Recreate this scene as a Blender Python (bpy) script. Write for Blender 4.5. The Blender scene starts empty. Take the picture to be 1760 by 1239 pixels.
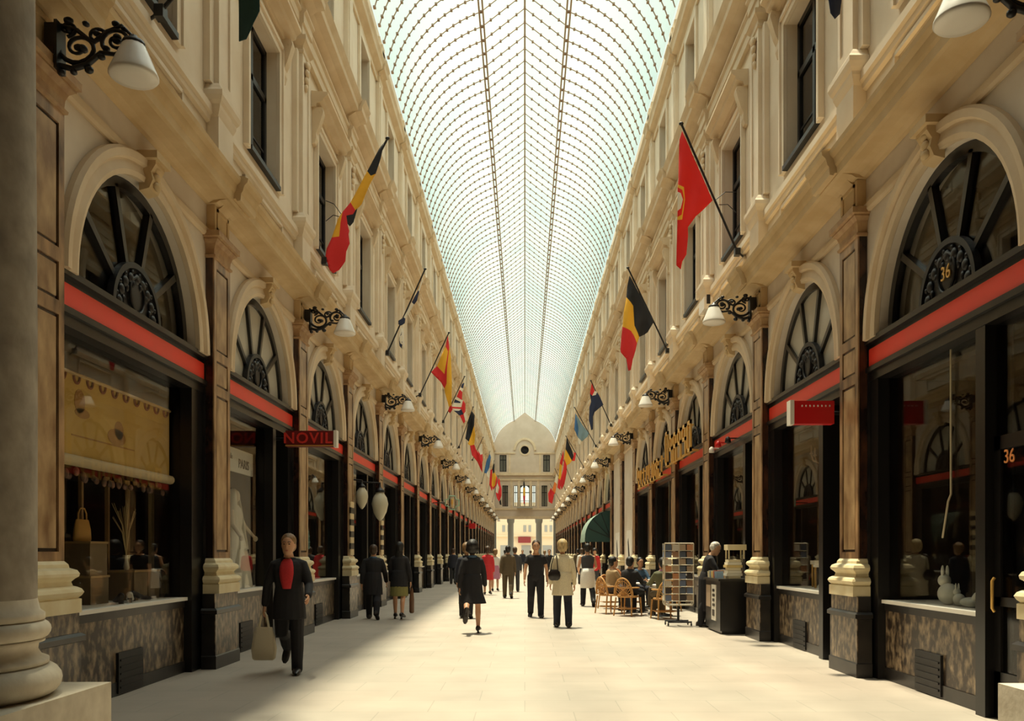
import bpy, bmesh, math, random
from mathutils import Vector, Matrix
random.seed(7)
PI = math.pi
C = bpy.context.scene.collection
sin, cos = math.sin, math.cos
# ---------------------------------------------------------------- camera: level, looking down the gallery (+Y)
CH, F, VX, VY = 1.47, 1450.0, 902.0, 950.0
cam = bpy.data.objects.new('camera', bpy.data.cameras.new('camera')); C.objects.link(cam)
cam.location = (0, 0, CH); cam.rotation_euler = (PI/2, 0, 0)
cam.data.sensor_width = 36; cam.data.lens = F/1760*36
cam.data.shift_x = (880-VX)/1760; cam.data.shift_y = (VY-619.5)/1760
cam.data.clip_end = 400; cam.data.clip_start = .05
bpy.context.scene.camera = cam
def at(px, py, Y):
    return Vector(((px-VX)*Y/F, Y, CH+(VY-py)*Y/F))
ORD = ('first second third fourth fifth sixth seventh eighth ninth tenth eleventh twelfth thirteenth fourteenth fifteenth sixteenth '
       'seventeenth eighteenth nineteenth twentieth twenty-first twenty-second twenty-third twenty-fourth twenty-fifth twenty-sixth twenty-seventh').split()
# ---------------------------------------------------------------- materials
def _nt(name):
    m = bpy.data.materials.new(name); m.use_nodes = True
    nt = m.node_tree; b = nt.nodes['Principled BSDF']
    return m, nt, b
def mat(name, col, rough=.6, col2=None, scale=4.0, detail=5.0, lo=.35, hi=.65, metal=0.0, bump=0.0, spec=.5, stretch=(1,1,1), coat=0.0):
    m, nt, b = _nt(name)
    b.inputs['Base Color'].default_value = (*col, 1); b.inputs['Roughness'].default_value = rough
    b.inputs['Metallic'].default_value = metal; b.inputs['Specular IOR Level'].default_value = spec
    b.inputs['Coat Weight'].default_value = coat
    if col2 is not None or bump:
        tc = nt.nodes.new('ShaderNodeTexCoord'); mp = nt.nodes.new('ShaderNodeMapping'); mp.inputs['Scale'].default_value = stretch
        n = nt.nodes.new('ShaderNodeTexNoise'); n.inputs['Scale'].default_value = scale; n.inputs['Detail'].default_value = detail
        nt.links.new(tc.outputs['Object'], mp.inputs[0]); nt.links.new(mp.outputs[0], n.inputs['Vector'])
        if col2 is not None:
            r = nt.nodes.new('ShaderNodeValToRGB')
            r.color_ramp.elements[0].position = lo; r.color_ramp.elements[0].color = (*col, 1)
            r.color_ramp.elements[1].position = hi; r.color_ramp.elements[1].color = (*col2, 1)
            nt.links.new(n.outputs[0], r.inputs[0]); nt.links.new(r.outputs[0], b.inputs['Base Color'])
        if bump:
            bp = nt.nodes.new('ShaderNodeBump'); bp.inputs['Strength'].default_value = bump; bp.inputs['Distance'].default_value = .02
            nt.links.new(n.outputs[0], bp.inputs['Height']); nt.links.new(bp.outputs[0], b.inputs['Normal'])
    return m
def glass(name, tint, refl=1.0, rough=.0, body=None, bodymix=0.0):
    m, nt, b = _nt(name); nt.nodes.remove(b); out = nt.nodes['Material Output']
    t = nt.nodes.new('ShaderNodeBsdfTransparent'); t.inputs[0].default_value = (*tint, 1)
    g = nt.nodes.new('ShaderNodeBsdfGlossy'); g.inputs['Roughness'].default_value = rough
    ge = nt.nodes.new('ShaderNodeNewGeometry'); dt = nt.nodes.new('ShaderNodeVectorMath'); dt.operation = 'DOT_PRODUCT'
    nt.links.new(ge.outputs['Incoming'], dt.inputs[0]); nt.links.new(ge.outputs['Normal'], dt.inputs[1])
    def mth(op, x, y=None):
        k = nt.nodes.new('ShaderNodeMath'); k.operation = op
        for i, q in enumerate((x, y)):
            if q is None: continue
            if isinstance(q, (int, float)): k.inputs[i].default_value = q
            else: nt.links.new(q, k.inputs[i])
        return k.outputs[0]
    f5 = mth('POWER', mth('SUBTRACT', 1.0, mth('ABSOLUTE', dt.outputs['Value'])), 5.0)
    fac = mth('MULTIPLY', mth('ADD', mth('MULTIPLY', f5, .95), .045), refl)
    mx = nt.nodes.new('ShaderNodeMixShader'); nt.links.new(fac, mx.inputs[0])
    src = t
    if body is not None:
        d = nt.nodes.new('ShaderNodeBsdfDiffuse'); d.inputs[0].default_value = (*body, 1)
        m2 = nt.nodes.new('ShaderNodeMixShader'); m2.inputs[0].default_value = bodymix
        nt.links.new(t.outputs[0], m2.inputs[1]); nt.links.new(d.outputs[0], m2.inputs[2]); src = m2
    nt.links.new(src.outputs[0], mx.inputs[1]); nt.links.new(g.outputs[0], mx.inputs[2]); nt.links.new(mx.outputs[0], out.inputs[0])
    return m
M = {}
M['stucco'] = mat('stucco_cream', (.77,.67,.53), .75, (.70,.58,.43), 1.3, 6, bump=.05)
M['stuccoarch'] = mat('stucco_spandrel', (.73,.65,.54), .75, (.65,.56,.45), 1.6, 6, bump=.05)
M['mould'] = mat('stucco_moulding', (.65,.49,.28), .7, (.55,.39,.20), 2.0, 6, bump=.05)
M['mould2'] = mat('stucco_upper_moulding', (.70,.57,.40), .7, (.62,.48,.31), 2.0, 6)
M['cap'] = mat('stone_capital', (.46,.30,.15), .6, (.34,.19,.09), 9, 6, bump=.1)
M['marble'] = mat('marble_brown', (.07,.032,.016), .3, (.46,.28,.14), 5, 10, .34, .62, stretch=(1,1,.35))
M['marblepanel'] = mat('marble_buff', (.22,.12,.055), .3, (.50,.34,.18), 5, 10, .35, .65, stretch=(1,1,.5))
M['marbledark'] = mat('marble_red_shaded', (.018,.009,.007), .25, (.12,.045,.02), 5, 10, .5, .75, stretch=(1,1,.4))  # red-veined marble of the shaft sides, darkened to carry their shade too
M['mottled'] = mat('marble_mottled', (.035,.022,.014), .3, (.38,.28,.17), 13, 12, .43, .70, stretch=(1,1,.6))
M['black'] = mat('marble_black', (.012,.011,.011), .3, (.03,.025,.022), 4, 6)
M['cream'] = mat('stone_cream', (.78,.69,.46), .5, (.70,.58,.34), 5, 5)
M['wood'] = mat('wood_black_paint', (.010,.009,.009), .28)
M['woodbrown'] = mat('wood_brown', (.10,.05,.022), .4, (.18,.09,.04), 5, 6, stretch=(6,6,.6))
M['red'] = mat('red_band_paint', (.85,.05,.03), .4, (.78,.06,.035), 2, 4)
M['redsign'] = mat('red_sign_enamel', (.55,.012,.015), .35)
M['iron'] = mat('iron_black', (.008,.008,.010), .45)
M['ironbrown'] = mat('iron_roof', (.30,.20,.13), .6)
M['gold'] = mat('gilding', (.75,.45,.12), .35, metal=.4)
M['opal'] = mat('opal_glass', (.86,.82,.74), .25)
M['white'] = mat('white_paint', (.80,.76,.68), .5)
M['pane'] = glass('window_pane', (.92,.92,.90), .7)
M['paneup'] = glass('upper_pane', (.55,.55,.56), 1.0)
M['frost'] = glass('frosted_pane', (.5,.5,.5), .8, .1, (.62,.59,.50), .80)  # frosted; grey body also stands in for the opposite wall's reflection
M['dark'] = mat('interior_dark', (.020,.014,.010), .8)
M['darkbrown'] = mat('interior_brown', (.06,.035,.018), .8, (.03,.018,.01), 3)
M['stone'] = mat('stone_column', (.40,.345,.27), .8, (.24,.20,.155), 6, 10, .3, .7, bump=.35)  # shaft stone darkened so its colour carries the shade on it
M['stonelit'] = mat('stone_plinth', (.70,.63,.50), .8, (.55,.48,.37), 8, 10, .3, .7, bump=.3)  # paler copy of the column stone for its lit plinth and base
M['facade'] = mat('stucco_end', (.62,.52,.42), .8, (.56,.46,.36), 1.0, 4)
M['zinc'] = mat('lead_grey', (.36,.36,.32), .7)
# ---------------------------------------------------------------- mesh builder
class MB:
    def __init__(s, o=(0,0,0)):
        s.v = []; s.f = []; s.m = []; s.s = []; s.o = Vector(o); s.mi = 0
    def add(s, vs, fs, smooth=False):
        b = len(s.v); s.v.extend(Vector(p)-s.o for p in vs)
        for f in fs:
            s.f.append(tuple(i+b for i in f)); s.m.append(s.mi); s.s.append(smooth)
    def box(s, x0, x1, y0, y1, z0, z1):
        s.add([(x0,y0,z0),(x1,y0,z0),(x1,y1,z0),(x0,y1,z0),(x0,y0,z1),(x1,y0,z1),(x1,y1,z1),(x0,y1,z1)],
              [(0,3,2,1),(4,5,6,7),(0,1,5,4),(1,2,6,5),(2,3,7,6),(3,0,4,7)])
    def ubox(s, sg, u0, u1, y0, y1, z0, z1): s.box(sg*u0, sg*u1, y0, y1, z0, z1)
    def extr(s, sg, prof, y0, y1, smooth=False):
        n = len(prof)
        vs = [(sg*u, y0, z) for u, z in prof]+[(sg*u, y1, z) for u, z in prof]
        s.add(vs, [(i,(i+1)%n,n+(i+1)%n,n+i) for i in range(n)], smooth)
        s.add(vs, [tuple(range(n-1,-1,-1)), tuple(range(n,2*n))])
    def prism(s, pts, d):                      # planar polygon pts extruded by vector d
        n = len(pts); d = Vector(d); vs = [Vector(p) for p in pts]; vs += [p+d for p in vs]
        s.add(vs, [tuple(range(n-1,-1,-1)), tuple(range(n,2*n))]+[(i,(i+1)%n,n+(i+1)%n,n+i) for i in range(n)])
    def mprism(s, sg, prof, y0, y1, proj):      # moulding wrapped round a block: prof = [(projection, z)], block half extents y0..y1, front u
        rings = []
        for p, z in prof:
            rings.append([(sg*4.078, y0-p, z),(sg*(proj-p), y0-p, z),(sg*(proj-p), y1+p, z),(sg*4.078, y1+p, z)])
        s.loft(rings, smooth=False)
    def loft(s, rings, smooth=True, cap=True, closed=True):
        n = len(rings[0]); vs = [p for r in rings for p in r]; fs = []
        for k in range(len(rings)-1):
            for i in range(n if closed else n-1):
                j = (i+1)%n; fs.append((k*n+i, k*n+j, (k+1)*n+j, (k+1)*n+i))
        s.add(vs, fs, smooth)
        if cap: s.add(rings[0], [tuple(range(n-1,-1,-1))]); s.add(rings[-1], [tuple(range(n))])
    def lathe(s, prof, c, n=20, smooth=True, axis='z'):
        rings = []
        for r, z in prof:
            rings.append([(c[0]+r*cos(2*PI*i/n), c[1]+r*sin(2*PI*i/n), c[2]+z) for i in range(n)])
        s.loft(rings, smooth)
    def tube(s, pts, r, n=6, smooth=True, flat=1.0):
        pts = [Vector(p) for p in pts]; m = len(pts); rs = r if hasattr(r, '__len__') else [r]*m
        rings = []; up = None
        for i, p in enumerate(pts):
            t = (pts[min(i+1,m-1)]-pts[max(i-1,0)])
            t = t.normalized() if t.length > 1e-9 else Vector((0,0,1))
            if up is None:
                up = Vector((0,1,0)) if abs(t.y) < .9 else Vector((1,0,0))
            a = t.cross(up); a = a.normalized() if a.length > 1e-6 else t.orthogonal().normalized()
            b = t.cross(a).normalized(); up = -b if (-b).dot(up) > 0 else b
            rings.append([p+a*(rs[i]*cos(2*PI*k/n))+b*(rs[i]*flat*sin(2*PI*k/n)) for k in range(n)])
        s.loft(rings, smooth)
    def ell(s, c, r, nu=12, nv=8, rot=None, smooth=True):
        c = Vector(c); vs = []; fs = []
        def P(x, y, z):
            v = Vector((x*r[0], y*r[1], z*r[2]))
            return c+(rot @ v if rot is not None else v)
        rings = []
        for j in range(nv+1):
            a = -PI/2+PI*(j if 0 < j < nv else (j+.15 if j == 0 else j-.15))/nv
            rings.append([P(cos(a)*cos(2*PI*i/nu), cos(a)*sin(2*PI*i/nu), sin(a)) for i in range(nu)])
        s.loft(rings, smooth)
    def mesh(s, name, mats):
        me = bpy.data.meshes.new(name); me.from_pydata([tuple(p) for p in s.v], [], s.f)
        for m in (mats if isinstance(mats, (list, tuple)) else [mats]): me.materials.append(m)
        me.polygons.foreach_set('material_index', s.m); me.polygons.foreach_set('use_smooth', s.s)
        bm = bmesh.new(); bm.from_mesh(me); bmesh.ops.recalc_face_normals(bm, faces=bm.faces); bm.to_mesh(me); bm.free()
        me.update(); return me
    def build(s, name, mats, parent=None, loc=None):
        return link(name, s.mesh(name, mats), parent, loc if loc is not None else (s.o if parent is None else None))
def link(name, me, parent=None, loc=None):
    o = bpy.data.objects.new(name, me); C.objects.link(o)
    if parent is not None: o.parent = parent
    if loc is not None: o.location = loc
    return o
def tag(o, label=None, cat=None, group=None, kind=None):
    for k, v in (('label',label),('category',cat),('group',group),('kind',kind)):
        if v: o[k] = v
    return o
def empty(name, loc, rz=0.0, **k):
    o = bpy.data.objects.new(name, None); C.objects.link(o); o.location = loc; o.rotation_euler = (0,0,rz); o.empty_display_size = .1
    return tag(o, **k)
def kids(o): return [c for c in C.objects if c.parent == o]
_kids = {}
def dup(root, loc, label=None, rz=None, name=None):
    if root.name not in _kids:
        ch = kids(root); _kids[root.name] = [(c, kids(c)) for c in ch]
    r = root.copy(); C.objects.link(r); r.location = loc
    if name: r.name = name
    if rz is not None: r.rotation_euler = (0,0,rz)
    if label: r['label'] = label
    for c, gs in _kids[root.name]:
        d = c.copy(); C.objects.link(d); d.parent = r
        for g in gs:
            e = g.copy(); C.objects.link(e); e.parent = d
    return r
def fuse(mb, vox, mats, smooth=3, name='fused'):          # one closed skin over overlapping volumes
    me = mb.mesh(name, mats); o = bpy.data.objects.new(name, me); C.objects.link(o)
    r = o.modifiers.new('r', 'REMESH'); r.mode = 'VOXEL'; r.voxel_size = vox; r.use_smooth_shade = True
    if smooth:
        q = o.modifiers.new('s', 'SMOOTH'); q.iterations = smooth; q.factor = .5
    dg = bpy.context.evaluated_depsgraph_get()
    m2 = bpy.data.meshes.new_from_object(o.evaluated_get(dg))
    bpy.data.objects.remove(o); bpy.data.meshes.remove(me); m2.name = name
    m2.materials.clear()
    for m in (mats if isinstance(mats, (list, tuple)) else [mats]): m2.materials.append(m)
    for p in m2.polygons: p.use_smooth = True; p.material_index = 0
    return m2
def text_mesh(txt, size, extr, mt, spacing=1.0, bold=0.0):
    cu = bpy.data.curves.new('lettering', 'FONT'); cu.body = txt; cu.size = size; cu.extrude = extr; cu.align_x = 'CENTER'; cu.align_y = 'CENTER'; cu.offset = bold
    cu.space_character = spacing; cu.resolution_u = 3
    o = bpy.data.objects.new('lettering', cu); C.objects.link(o)
    dg = bpy.context.evaluated_depsgraph_get(); me = bpy.data.meshes.new_from_object(o.evaluated_get(dg))
    bpy.data.objects.remove(o); bpy.data.curves.remove(cu); me.materials.clear(); me.materials.append(mt); return me
def lettering(txt, size, extr, mt, parent, loc, rot, spacing=1.0, bold=0.0):
    o = link('lettering', text_mesh(txt, size, extr, mt, spacing, bold), parent, loc); o.rotation_euler = rot; return o
# ================================================================ building: bay module
BAY, RA, ZS = 4.09, 1.42, 3.97
YL = [6.98+BAY*k for k in range(26)]            # left pilasters
YR = [6.25+BAY*k for k in range(26)]            # right pilasters
YEND = 110.6
SIDES = ((-1, 'left', YL), (1, 'right', YR))
PLAIN = {('right', 6), ('right', 7)}            # two blind bays on the right
# ---- floor
def floor_mat():
    m, nt, b = _nt('paving_stone')
    tc = nt.nodes.new('ShaderNodeTexCoord'); mp = nt.nodes.new('ShaderNodeMapping'); mp.inputs['Rotation'].default_value = (0,0,0)
    br = nt.nodes.new('ShaderNodeTexBrick'); br.inputs['Scale'].default_value = 1.0
    br.inputs['Brick Width'].default_value = .9; br.inputs['Row Height'].default_value = .6; br.inputs['Mortar Size'].default_value = .006; br.inputs['Mortar Smooth'].default_value = .3
    br.inputs['Color1'].default_value = (.52,.455,.38,1); br.inputs['Color2'].default_value = (.49,.43,.36,1); br.inputs['Mortar'].default_value = (.40,.36,.30,1)
    n = nt.nodes.new('ShaderNodeTexNoise'); n.inputs['Scale'].default_value = 1.2; n.inputs['Detail'].default_value = 8
    mx = nt.nodes.new('ShaderNodeMixRGB'); mx.blend_type = 'MULTIPLY'; mx.inputs[0].default_value = .35
    nt.links.new(tc.outputs['Object'], mp.inputs[0]); nt.links.new(mp.outputs[0], br.inputs['Vector']); nt.links.new(mp.outputs[0], n.inputs['Vector'])
    nt.links.new(br.outputs['Color'], mx.inputs[1]); nt.links.new(n.outputs[0], mx.inputs[2]); nt.links.new(mx.outputs[0], b.inputs['Base Color'])
    b.inputs['Roughness'].default_value = .55; b.inputs['Specular IOR Level'].default_value = .3
    return m
M['floor'] = floor_mat()
b = MB(); b.box(-9, 9, -6, 160, -.2, 0)
tag(b.build('floor', M['floor']), 'pale stone paving running the length of the gallery', 'floor', kind='structure')
# ---- side walls
def wall_side(sg, side, ys):
    y0, y1 = ys[0]-BAY, ys[-1]+BAY
    w = MB(); U = 4.08; UB = 4.36
    def quad(ya, yb, za, zb, u=U): w.add([(sg*u,ya,za),(sg*u,yb,za),(sg*u,yb,zb),(sg*u,ya,zb)], [(0,1,2,3)])
    def reveal(ya, yb, za, zb, ub):
        for (p, q) in (((ya,za),(yb,za)),((yb,za),(yb,zb)),((yb,zb),(ya,zb)),((ya,zb),(ya,za))):
            w.add([(sg*U,p[0],p[1]),(sg*U,q[0],q[1]),(sg*ub,q[0],q[1]),(sg*ub,p[0],p[1])], [(0,1,2,3)])
    N = 28
    for k in range(-1, len(ys)):
        ya = ys[0]+BAY*k; yc = ya+BAY/2; yb = ya+BAY
        if yb > YEND+2: break
        w.mi = 1
        if (side, k) in PLAIN:
            quad(ya, yb, 0, 5.95)
        else:
            quad(ya, yc-RA, ZS, 5.95); quad(yc+RA, yb, ZS, 5.95)
            arc = [(yc-RA*cos(PI*i/N), ZS+RA*sin(PI*i/N)) for i in range(N+1)]
            for i in range(N):
                p, q = arc[i], arc[i+1]
                w.add([(sg*U,p[0],p[1]),(sg*U,q[0],q[1]),(sg*U,q[0],5.95),(sg*U,p[0],5.95)], [(0,1,2,3)])
                w.add([(sg*U,p[0],p[1]),(sg*U,q[0],q[1]),(sg*UB,q[0],q[1]),(sg*UB,p[0],p[1])], [(0,1,2,3)], True)
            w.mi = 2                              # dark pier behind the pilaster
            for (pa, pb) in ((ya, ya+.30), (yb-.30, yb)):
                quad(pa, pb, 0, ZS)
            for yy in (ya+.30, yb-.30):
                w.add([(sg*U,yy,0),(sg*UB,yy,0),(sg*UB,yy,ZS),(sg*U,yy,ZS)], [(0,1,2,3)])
        w.mi = 0
        for za, zb, hw in ((5.95,7.40,0),(7.40,9.68,.735),(9.68,12.2,0),(12.2,14.2,.56),(14.2,16.0,0)):
            if hw:
                quad(ya, yc-hw, za, zb); quad(yc+hw, yb, za, zb); reveal(yc-hw, yc+hw, za, zb, 4.36)
            else: quad(ya, yb, za, zb)
    o = tag(w.build('wall_'+side, [M['stucco'], M['stuccoarch'], M['black']]), 'cream stucco gallery wall of arched bays on the %s side' % side, 'wall', kind='structure')
    # archivolt + keystone per bay
    a = MB(); yc = 0; N = 32
    prof = [(RA,4.077),(RA,4.02),(RA+.05,4.005),(RA+.13,4.03),(RA+.15,4.03),(RA+.17,3.99),(RA+.24,3.985),(RA+.27,4.02),(RA+.27,4.077)]
    rings = [[(sg*u, -r*cos(PI*i/N), ZS+r*sin(PI*i/N)) for r, u in prof] for i in range(N+1)]
    a.loft(rings, smooth=False)
    me_a = a.mesh('archivolt', M['mould2'])
    ks = MB()
    ks.extr(sg, [(4.077,5.30),(3.97,5.33),(3.93,5.42),(3.95,5.50),(3.90,5.58),(3.90,5.62),(4.077,5.62)], -.11, .11)
    ks.extr(sg, [(4.077,5.62),(3.86,5.62),(3.86,5.70),(4.077,5.70)], -.17, .17)
    for j in range(3): ks.ell((sg*3.935, 0, 5.38+j*.09), (.035,.07,.045), 8, 6)
    me_k = ks.mesh('keystone', M['mould'])
    # panel under each first-floor window, string course is a trim
    pn = MB()
    pa, pb, za, zb = -.95, .95, 6.50, 6.93
    for (q0,q1,r0,r1) in ((pa,pb,za,za+.05),(pa,pb,zb-.05,zb),(pa,pa+.05,za,zb),(pb-.05,pb,za,zb)): pn.ubox(sg, 4.03, 4.077, q0, q1, r0, r1)
    me_p = pn.mesh('sill_panel', M['stucco'])
    for k in range(len(ys)):
        if ys[k]+BAY/2 > YEND-1: break
        if (side, k) not in PLAIN:
            link('archivolt', me_a, o, (0, ys[k]+BAY/2, 0)); link('keystone', me_k, o, (0, ys[k]+BAY/2, 0))
        link('sill_panel', me_p, o, (0, ys[k]+BAY/2, 0))
    # outer shell closing the rooms behind
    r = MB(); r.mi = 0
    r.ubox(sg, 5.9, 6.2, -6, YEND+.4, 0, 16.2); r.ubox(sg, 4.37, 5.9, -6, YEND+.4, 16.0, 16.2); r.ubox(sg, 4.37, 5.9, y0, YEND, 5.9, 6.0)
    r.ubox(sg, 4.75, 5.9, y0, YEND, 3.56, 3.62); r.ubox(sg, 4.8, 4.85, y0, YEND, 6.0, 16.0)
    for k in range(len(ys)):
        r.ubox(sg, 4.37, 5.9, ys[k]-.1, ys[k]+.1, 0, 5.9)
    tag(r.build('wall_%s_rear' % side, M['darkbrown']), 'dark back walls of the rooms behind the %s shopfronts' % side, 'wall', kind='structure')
    return o
for sg, side, ys in SIDES: wall_side(sg, side, ys)
# ---- long mouldings
ntrim = 0
def trim(mb, mt, label):
    global ntrim; ntrim += 1
    return tag(mb.build('trim_%d' % ntrim, mt), label, 'moulding', kind='structure')
CORN1 = [(4.077,5.93),(4.03,5.94),(3.98,5.97),(3.90,5.985),(3.78,5.99),(3.76,5.96),(3.72,5.97),(3.71,6.06),(3.69,6.09),(3.67,6.16),(3.63,6.20),(3.62,6.25),(3.70,6.28),(4.077,6.30)]
CORN2 = [(4.077,10.62),(4.00,10.62),(4.00,10.80),(3.97,10.82),(3.97,10.98),(3.93,11.02),(3.93,11.06),(4.03,11.07),(4.03,11.28),(3.97,11.32),(3.88,11.38),(3.74,11.40),(3.73,11.50),(3.68,11.58),(3.65,11.64),(4.077,11.70)]
CORN3 = [(4.077,14.38),(4.03,14.38),(4.03,14.5),(4.0,14.52),(4.04,14.54),(4.04,14.62),(3.98,14.66),(3.90,14.70),(3.88,14.80),(3.83,14.88),(3.83,14.93),(3.96,14.95),(3.96,15.30),(4.02,15.34),(4.02,15.6),(4.077,15.62)]
SILL = [(4.077,6.98),(4.03,7.0),(4.02,7.06),(3.99,7.09),(3.99,7.19),(4.077,7.21)]
STR = [(4.077,5.50),(4.05,5.50),(4.03,5.53),(4.03,5.60),(4.077,5.61)]
for sg, side, ys in SIDES:
    for prof, mt, nm in ((CORN1,'mould','ochre cornice over the shop arches'),(CORN2,'mould2','cream entablature over the first-floor windows'),
                         (CORN3,'mould2','cream eaves cornice under the glass roof'),(SILL,'stucco','sill course under the first-floor windows'),(STR,'mould2','thin string course at the arch keystones')):
        t = MB(); t.extr(sg, prof, ys[0]-BAY, YEND-.02)
        trim(t, M[mt], '%s, %s wall' % (nm, side))
# ---- pilasters
def shift(prof, d): return [(u-d if u < 4.07 else u, z) for u, z in prof]
def pilaster(sg, side, y, console):
    o = (sg*3.9, y, 0)
    R = empty('pilaster', o)
    def nb(): return MB(o)
    HW = .29; HP = .435
    p = nb(); p.mi = 1; p.mprism(sg, [(0,.165),(0,.70)], y-HP, y+HP, 3.912); p.mi = 0; p.ubox(sg, 3.90, 3.913, y-HP, y+HP, .175, .70); p.mi = 1  # black sides hold their shade in the colour, front slab mottled
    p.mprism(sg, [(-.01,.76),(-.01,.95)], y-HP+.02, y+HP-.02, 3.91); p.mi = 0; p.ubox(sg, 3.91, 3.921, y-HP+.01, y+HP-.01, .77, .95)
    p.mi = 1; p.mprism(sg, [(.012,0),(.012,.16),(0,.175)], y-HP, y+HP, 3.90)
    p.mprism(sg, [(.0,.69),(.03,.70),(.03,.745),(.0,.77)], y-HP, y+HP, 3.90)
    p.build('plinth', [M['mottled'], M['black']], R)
    c = nb()
    c.mprism(sg, [(.10,.951),(.10,1.07),(.08,1.08),(.10,1.10),(.115,1.13),(.10,1.16),(.075,1.175),(.05,1.185),(.04,1.22),(.06,1.245),(.085,1.265),(.09,1.29),(.075,1.32),(.03,1.34),(.025,1.37),(0,1.40)], y-HW, y+HW, 3.97)
    c.build('base', M['cream'], R)
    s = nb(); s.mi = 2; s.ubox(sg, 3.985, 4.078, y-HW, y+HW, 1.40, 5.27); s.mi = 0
    for (a, bb) in ((y-HW, y-HW+.085), (y+HW-.085, y+HW)): s.ubox(sg, 3.968, 3.986, a, bb, 1.40, 5.27)
    for (za, zb) in ((1.40,1.48),(3.50,3.62),(3.95,4.07),(5.13,5.27)): s.ubox(sg, 3.968, 3.986, y-HW+.085, y+HW-.085, za, zb)
    s.mi = 1
    for (za, zb) in ((1.48,3.50),(3.62,3.95),(4.07,5.13)): s.ubox(sg, 3.975, 3.986, y-HW+.115, y+HW-.115, za+.03, zb-.03)
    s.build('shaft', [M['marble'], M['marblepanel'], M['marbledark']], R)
    c = nb()
    c.mprism(sg, [(0,5.24),(.02,5.25),(.025,5.275),(.0,5.29),(0,5.30)], y-HW, y+HW, 3.968)
    c.mprism(sg, [(0,5.30),(.005,5.36),(.025,5.42),(.06,5.455),(.07,5.46),(.07,5.48),(.10,5.49),(.10,5.56)], y-HW, y+HW, 3.968)
    c.build('capital', M['cap'], R)
    e = nb()                                                  # block, console and cornice break over the capital
    e.ubox(sg, 3.97, 4.078, y-.26, y+.26, 5.56, 5.93); 
    for (a, b2, za, zb) in ((y-.2,y+.2,5.62,5.66),(y-.2,y+.2,5.86,5.90),(y-.2,y-.16,5.62,5.90),(y+.16,y+.2,5.62,5.90)): e.ubox(sg, 3.955, 3.97, a, b2, za, zb)
    if console: e.extr(sg, [(3.985,5.90),(3.93,5.93),(3.88,5.98),(3.80,6.0),(3.70,6.02),(3.66,6.10),(3.63,6.12),(3.6,6.2),(3.985,6.2)], y-.16, y+.16)
    e.extr(sg, shift(CORN1, .09), y-.30, y+.30)
    e.build('cornice_break', M['mould'], R)
    g = nb()
    g.mprism(sg, [(0,6.29),(0,6.42),(-.02,6.45),(-.02,7.06)], y-.29, y+.29, 3.90)
    g.mprism(sg, [(-.02,7.05),(.0,7.10),(.02,7.16),(.025,7.20),(.05,7.24),(.07,7.30),(.07,7.36),(.04,7.40),(.02,7.44),(0,7.47)], y-.29, y+.29, 3.91)
    g.build('pedestal', M['stucco'], R)
    g = nb(); h = .24
    g.ubox(sg, 3.95, 4.078, y-h, y+h, 7.47, 10.32)
    for (a, b2) in ((y-h,y-h+.07),(y+h-.07,y+h)): g.ubox(sg, 3.925, 3.95, a, b2, 7.47, 10.32)
    g.ubox(sg, 3.925, 3.95, y-h+.07, y+h-.07, 7.47, 7.6); g.ubox(sg, 3.925, 3.95, y-h+.07, y+h-.07, 10.2, 10.32)
    g.ubox(sg, 3.99, 4.078, y-h-.14, y+h+.14, 7.47, 10.32)
    g.build('upper_shaft', M['stucco'], R)
    g = nb()
    g.mprism(sg, [(0,10.30),(.02,10.32),(.02,10.36),(0,10.38),(.005,10.44),(.05,10.50),(.07,10.52),(.07,10.60)], y-h, y+h, 3.925)
    for j in range(4): g.ell((sg*(3.90+.01*j), y, 10.2-j*.13), (.04,.10-.015*j,.075), 8, 6)
    g.build('upper_capital', M['mould2'], R)
    g = nb(); g.extr(sg, shift(CORN2, .08), y-.30, y+.30); g.build('entablature_break', M['mould2'], R)
    g = nb()
    g.ubox(sg, 3.98, 4.078, y-.24, y+.24, 11.70, 14.38); g.ubox(sg, 3.955, 3.98, y-.17, y+.17, 11.9, 14.25)
    g.build('attic_strip', M['stucco'], R)
    g = nb(); g.extr(sg, shift(CORN3, .06), y-.26, y+.26); g.ubox(sg, 3.90, 4.078, y-.16, y+.16, 14.95, 15.45)
    g.build('eaves_break', M['mould2'], R)
    return R
for sg, side, ys in SIDES:
    lab = lambda k: 'brown marble pilaster on a cream base, %s from the front along the %s wall' % (ORD[k], side)
    p0 = {}
    for k in range(len(ys)):
        if ys[k] > YEND-.6: continue
        if k%2 not in p0: p0[k%2] = tag(pilaster(sg, side, ys[k], k%2 == 1), lab(k), 'pilaster', 'marble pilasters along the %s wall' % side)
        else: dup(p0[k%2], (sg*3.9, ys[k], 0), lab(k))
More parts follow.
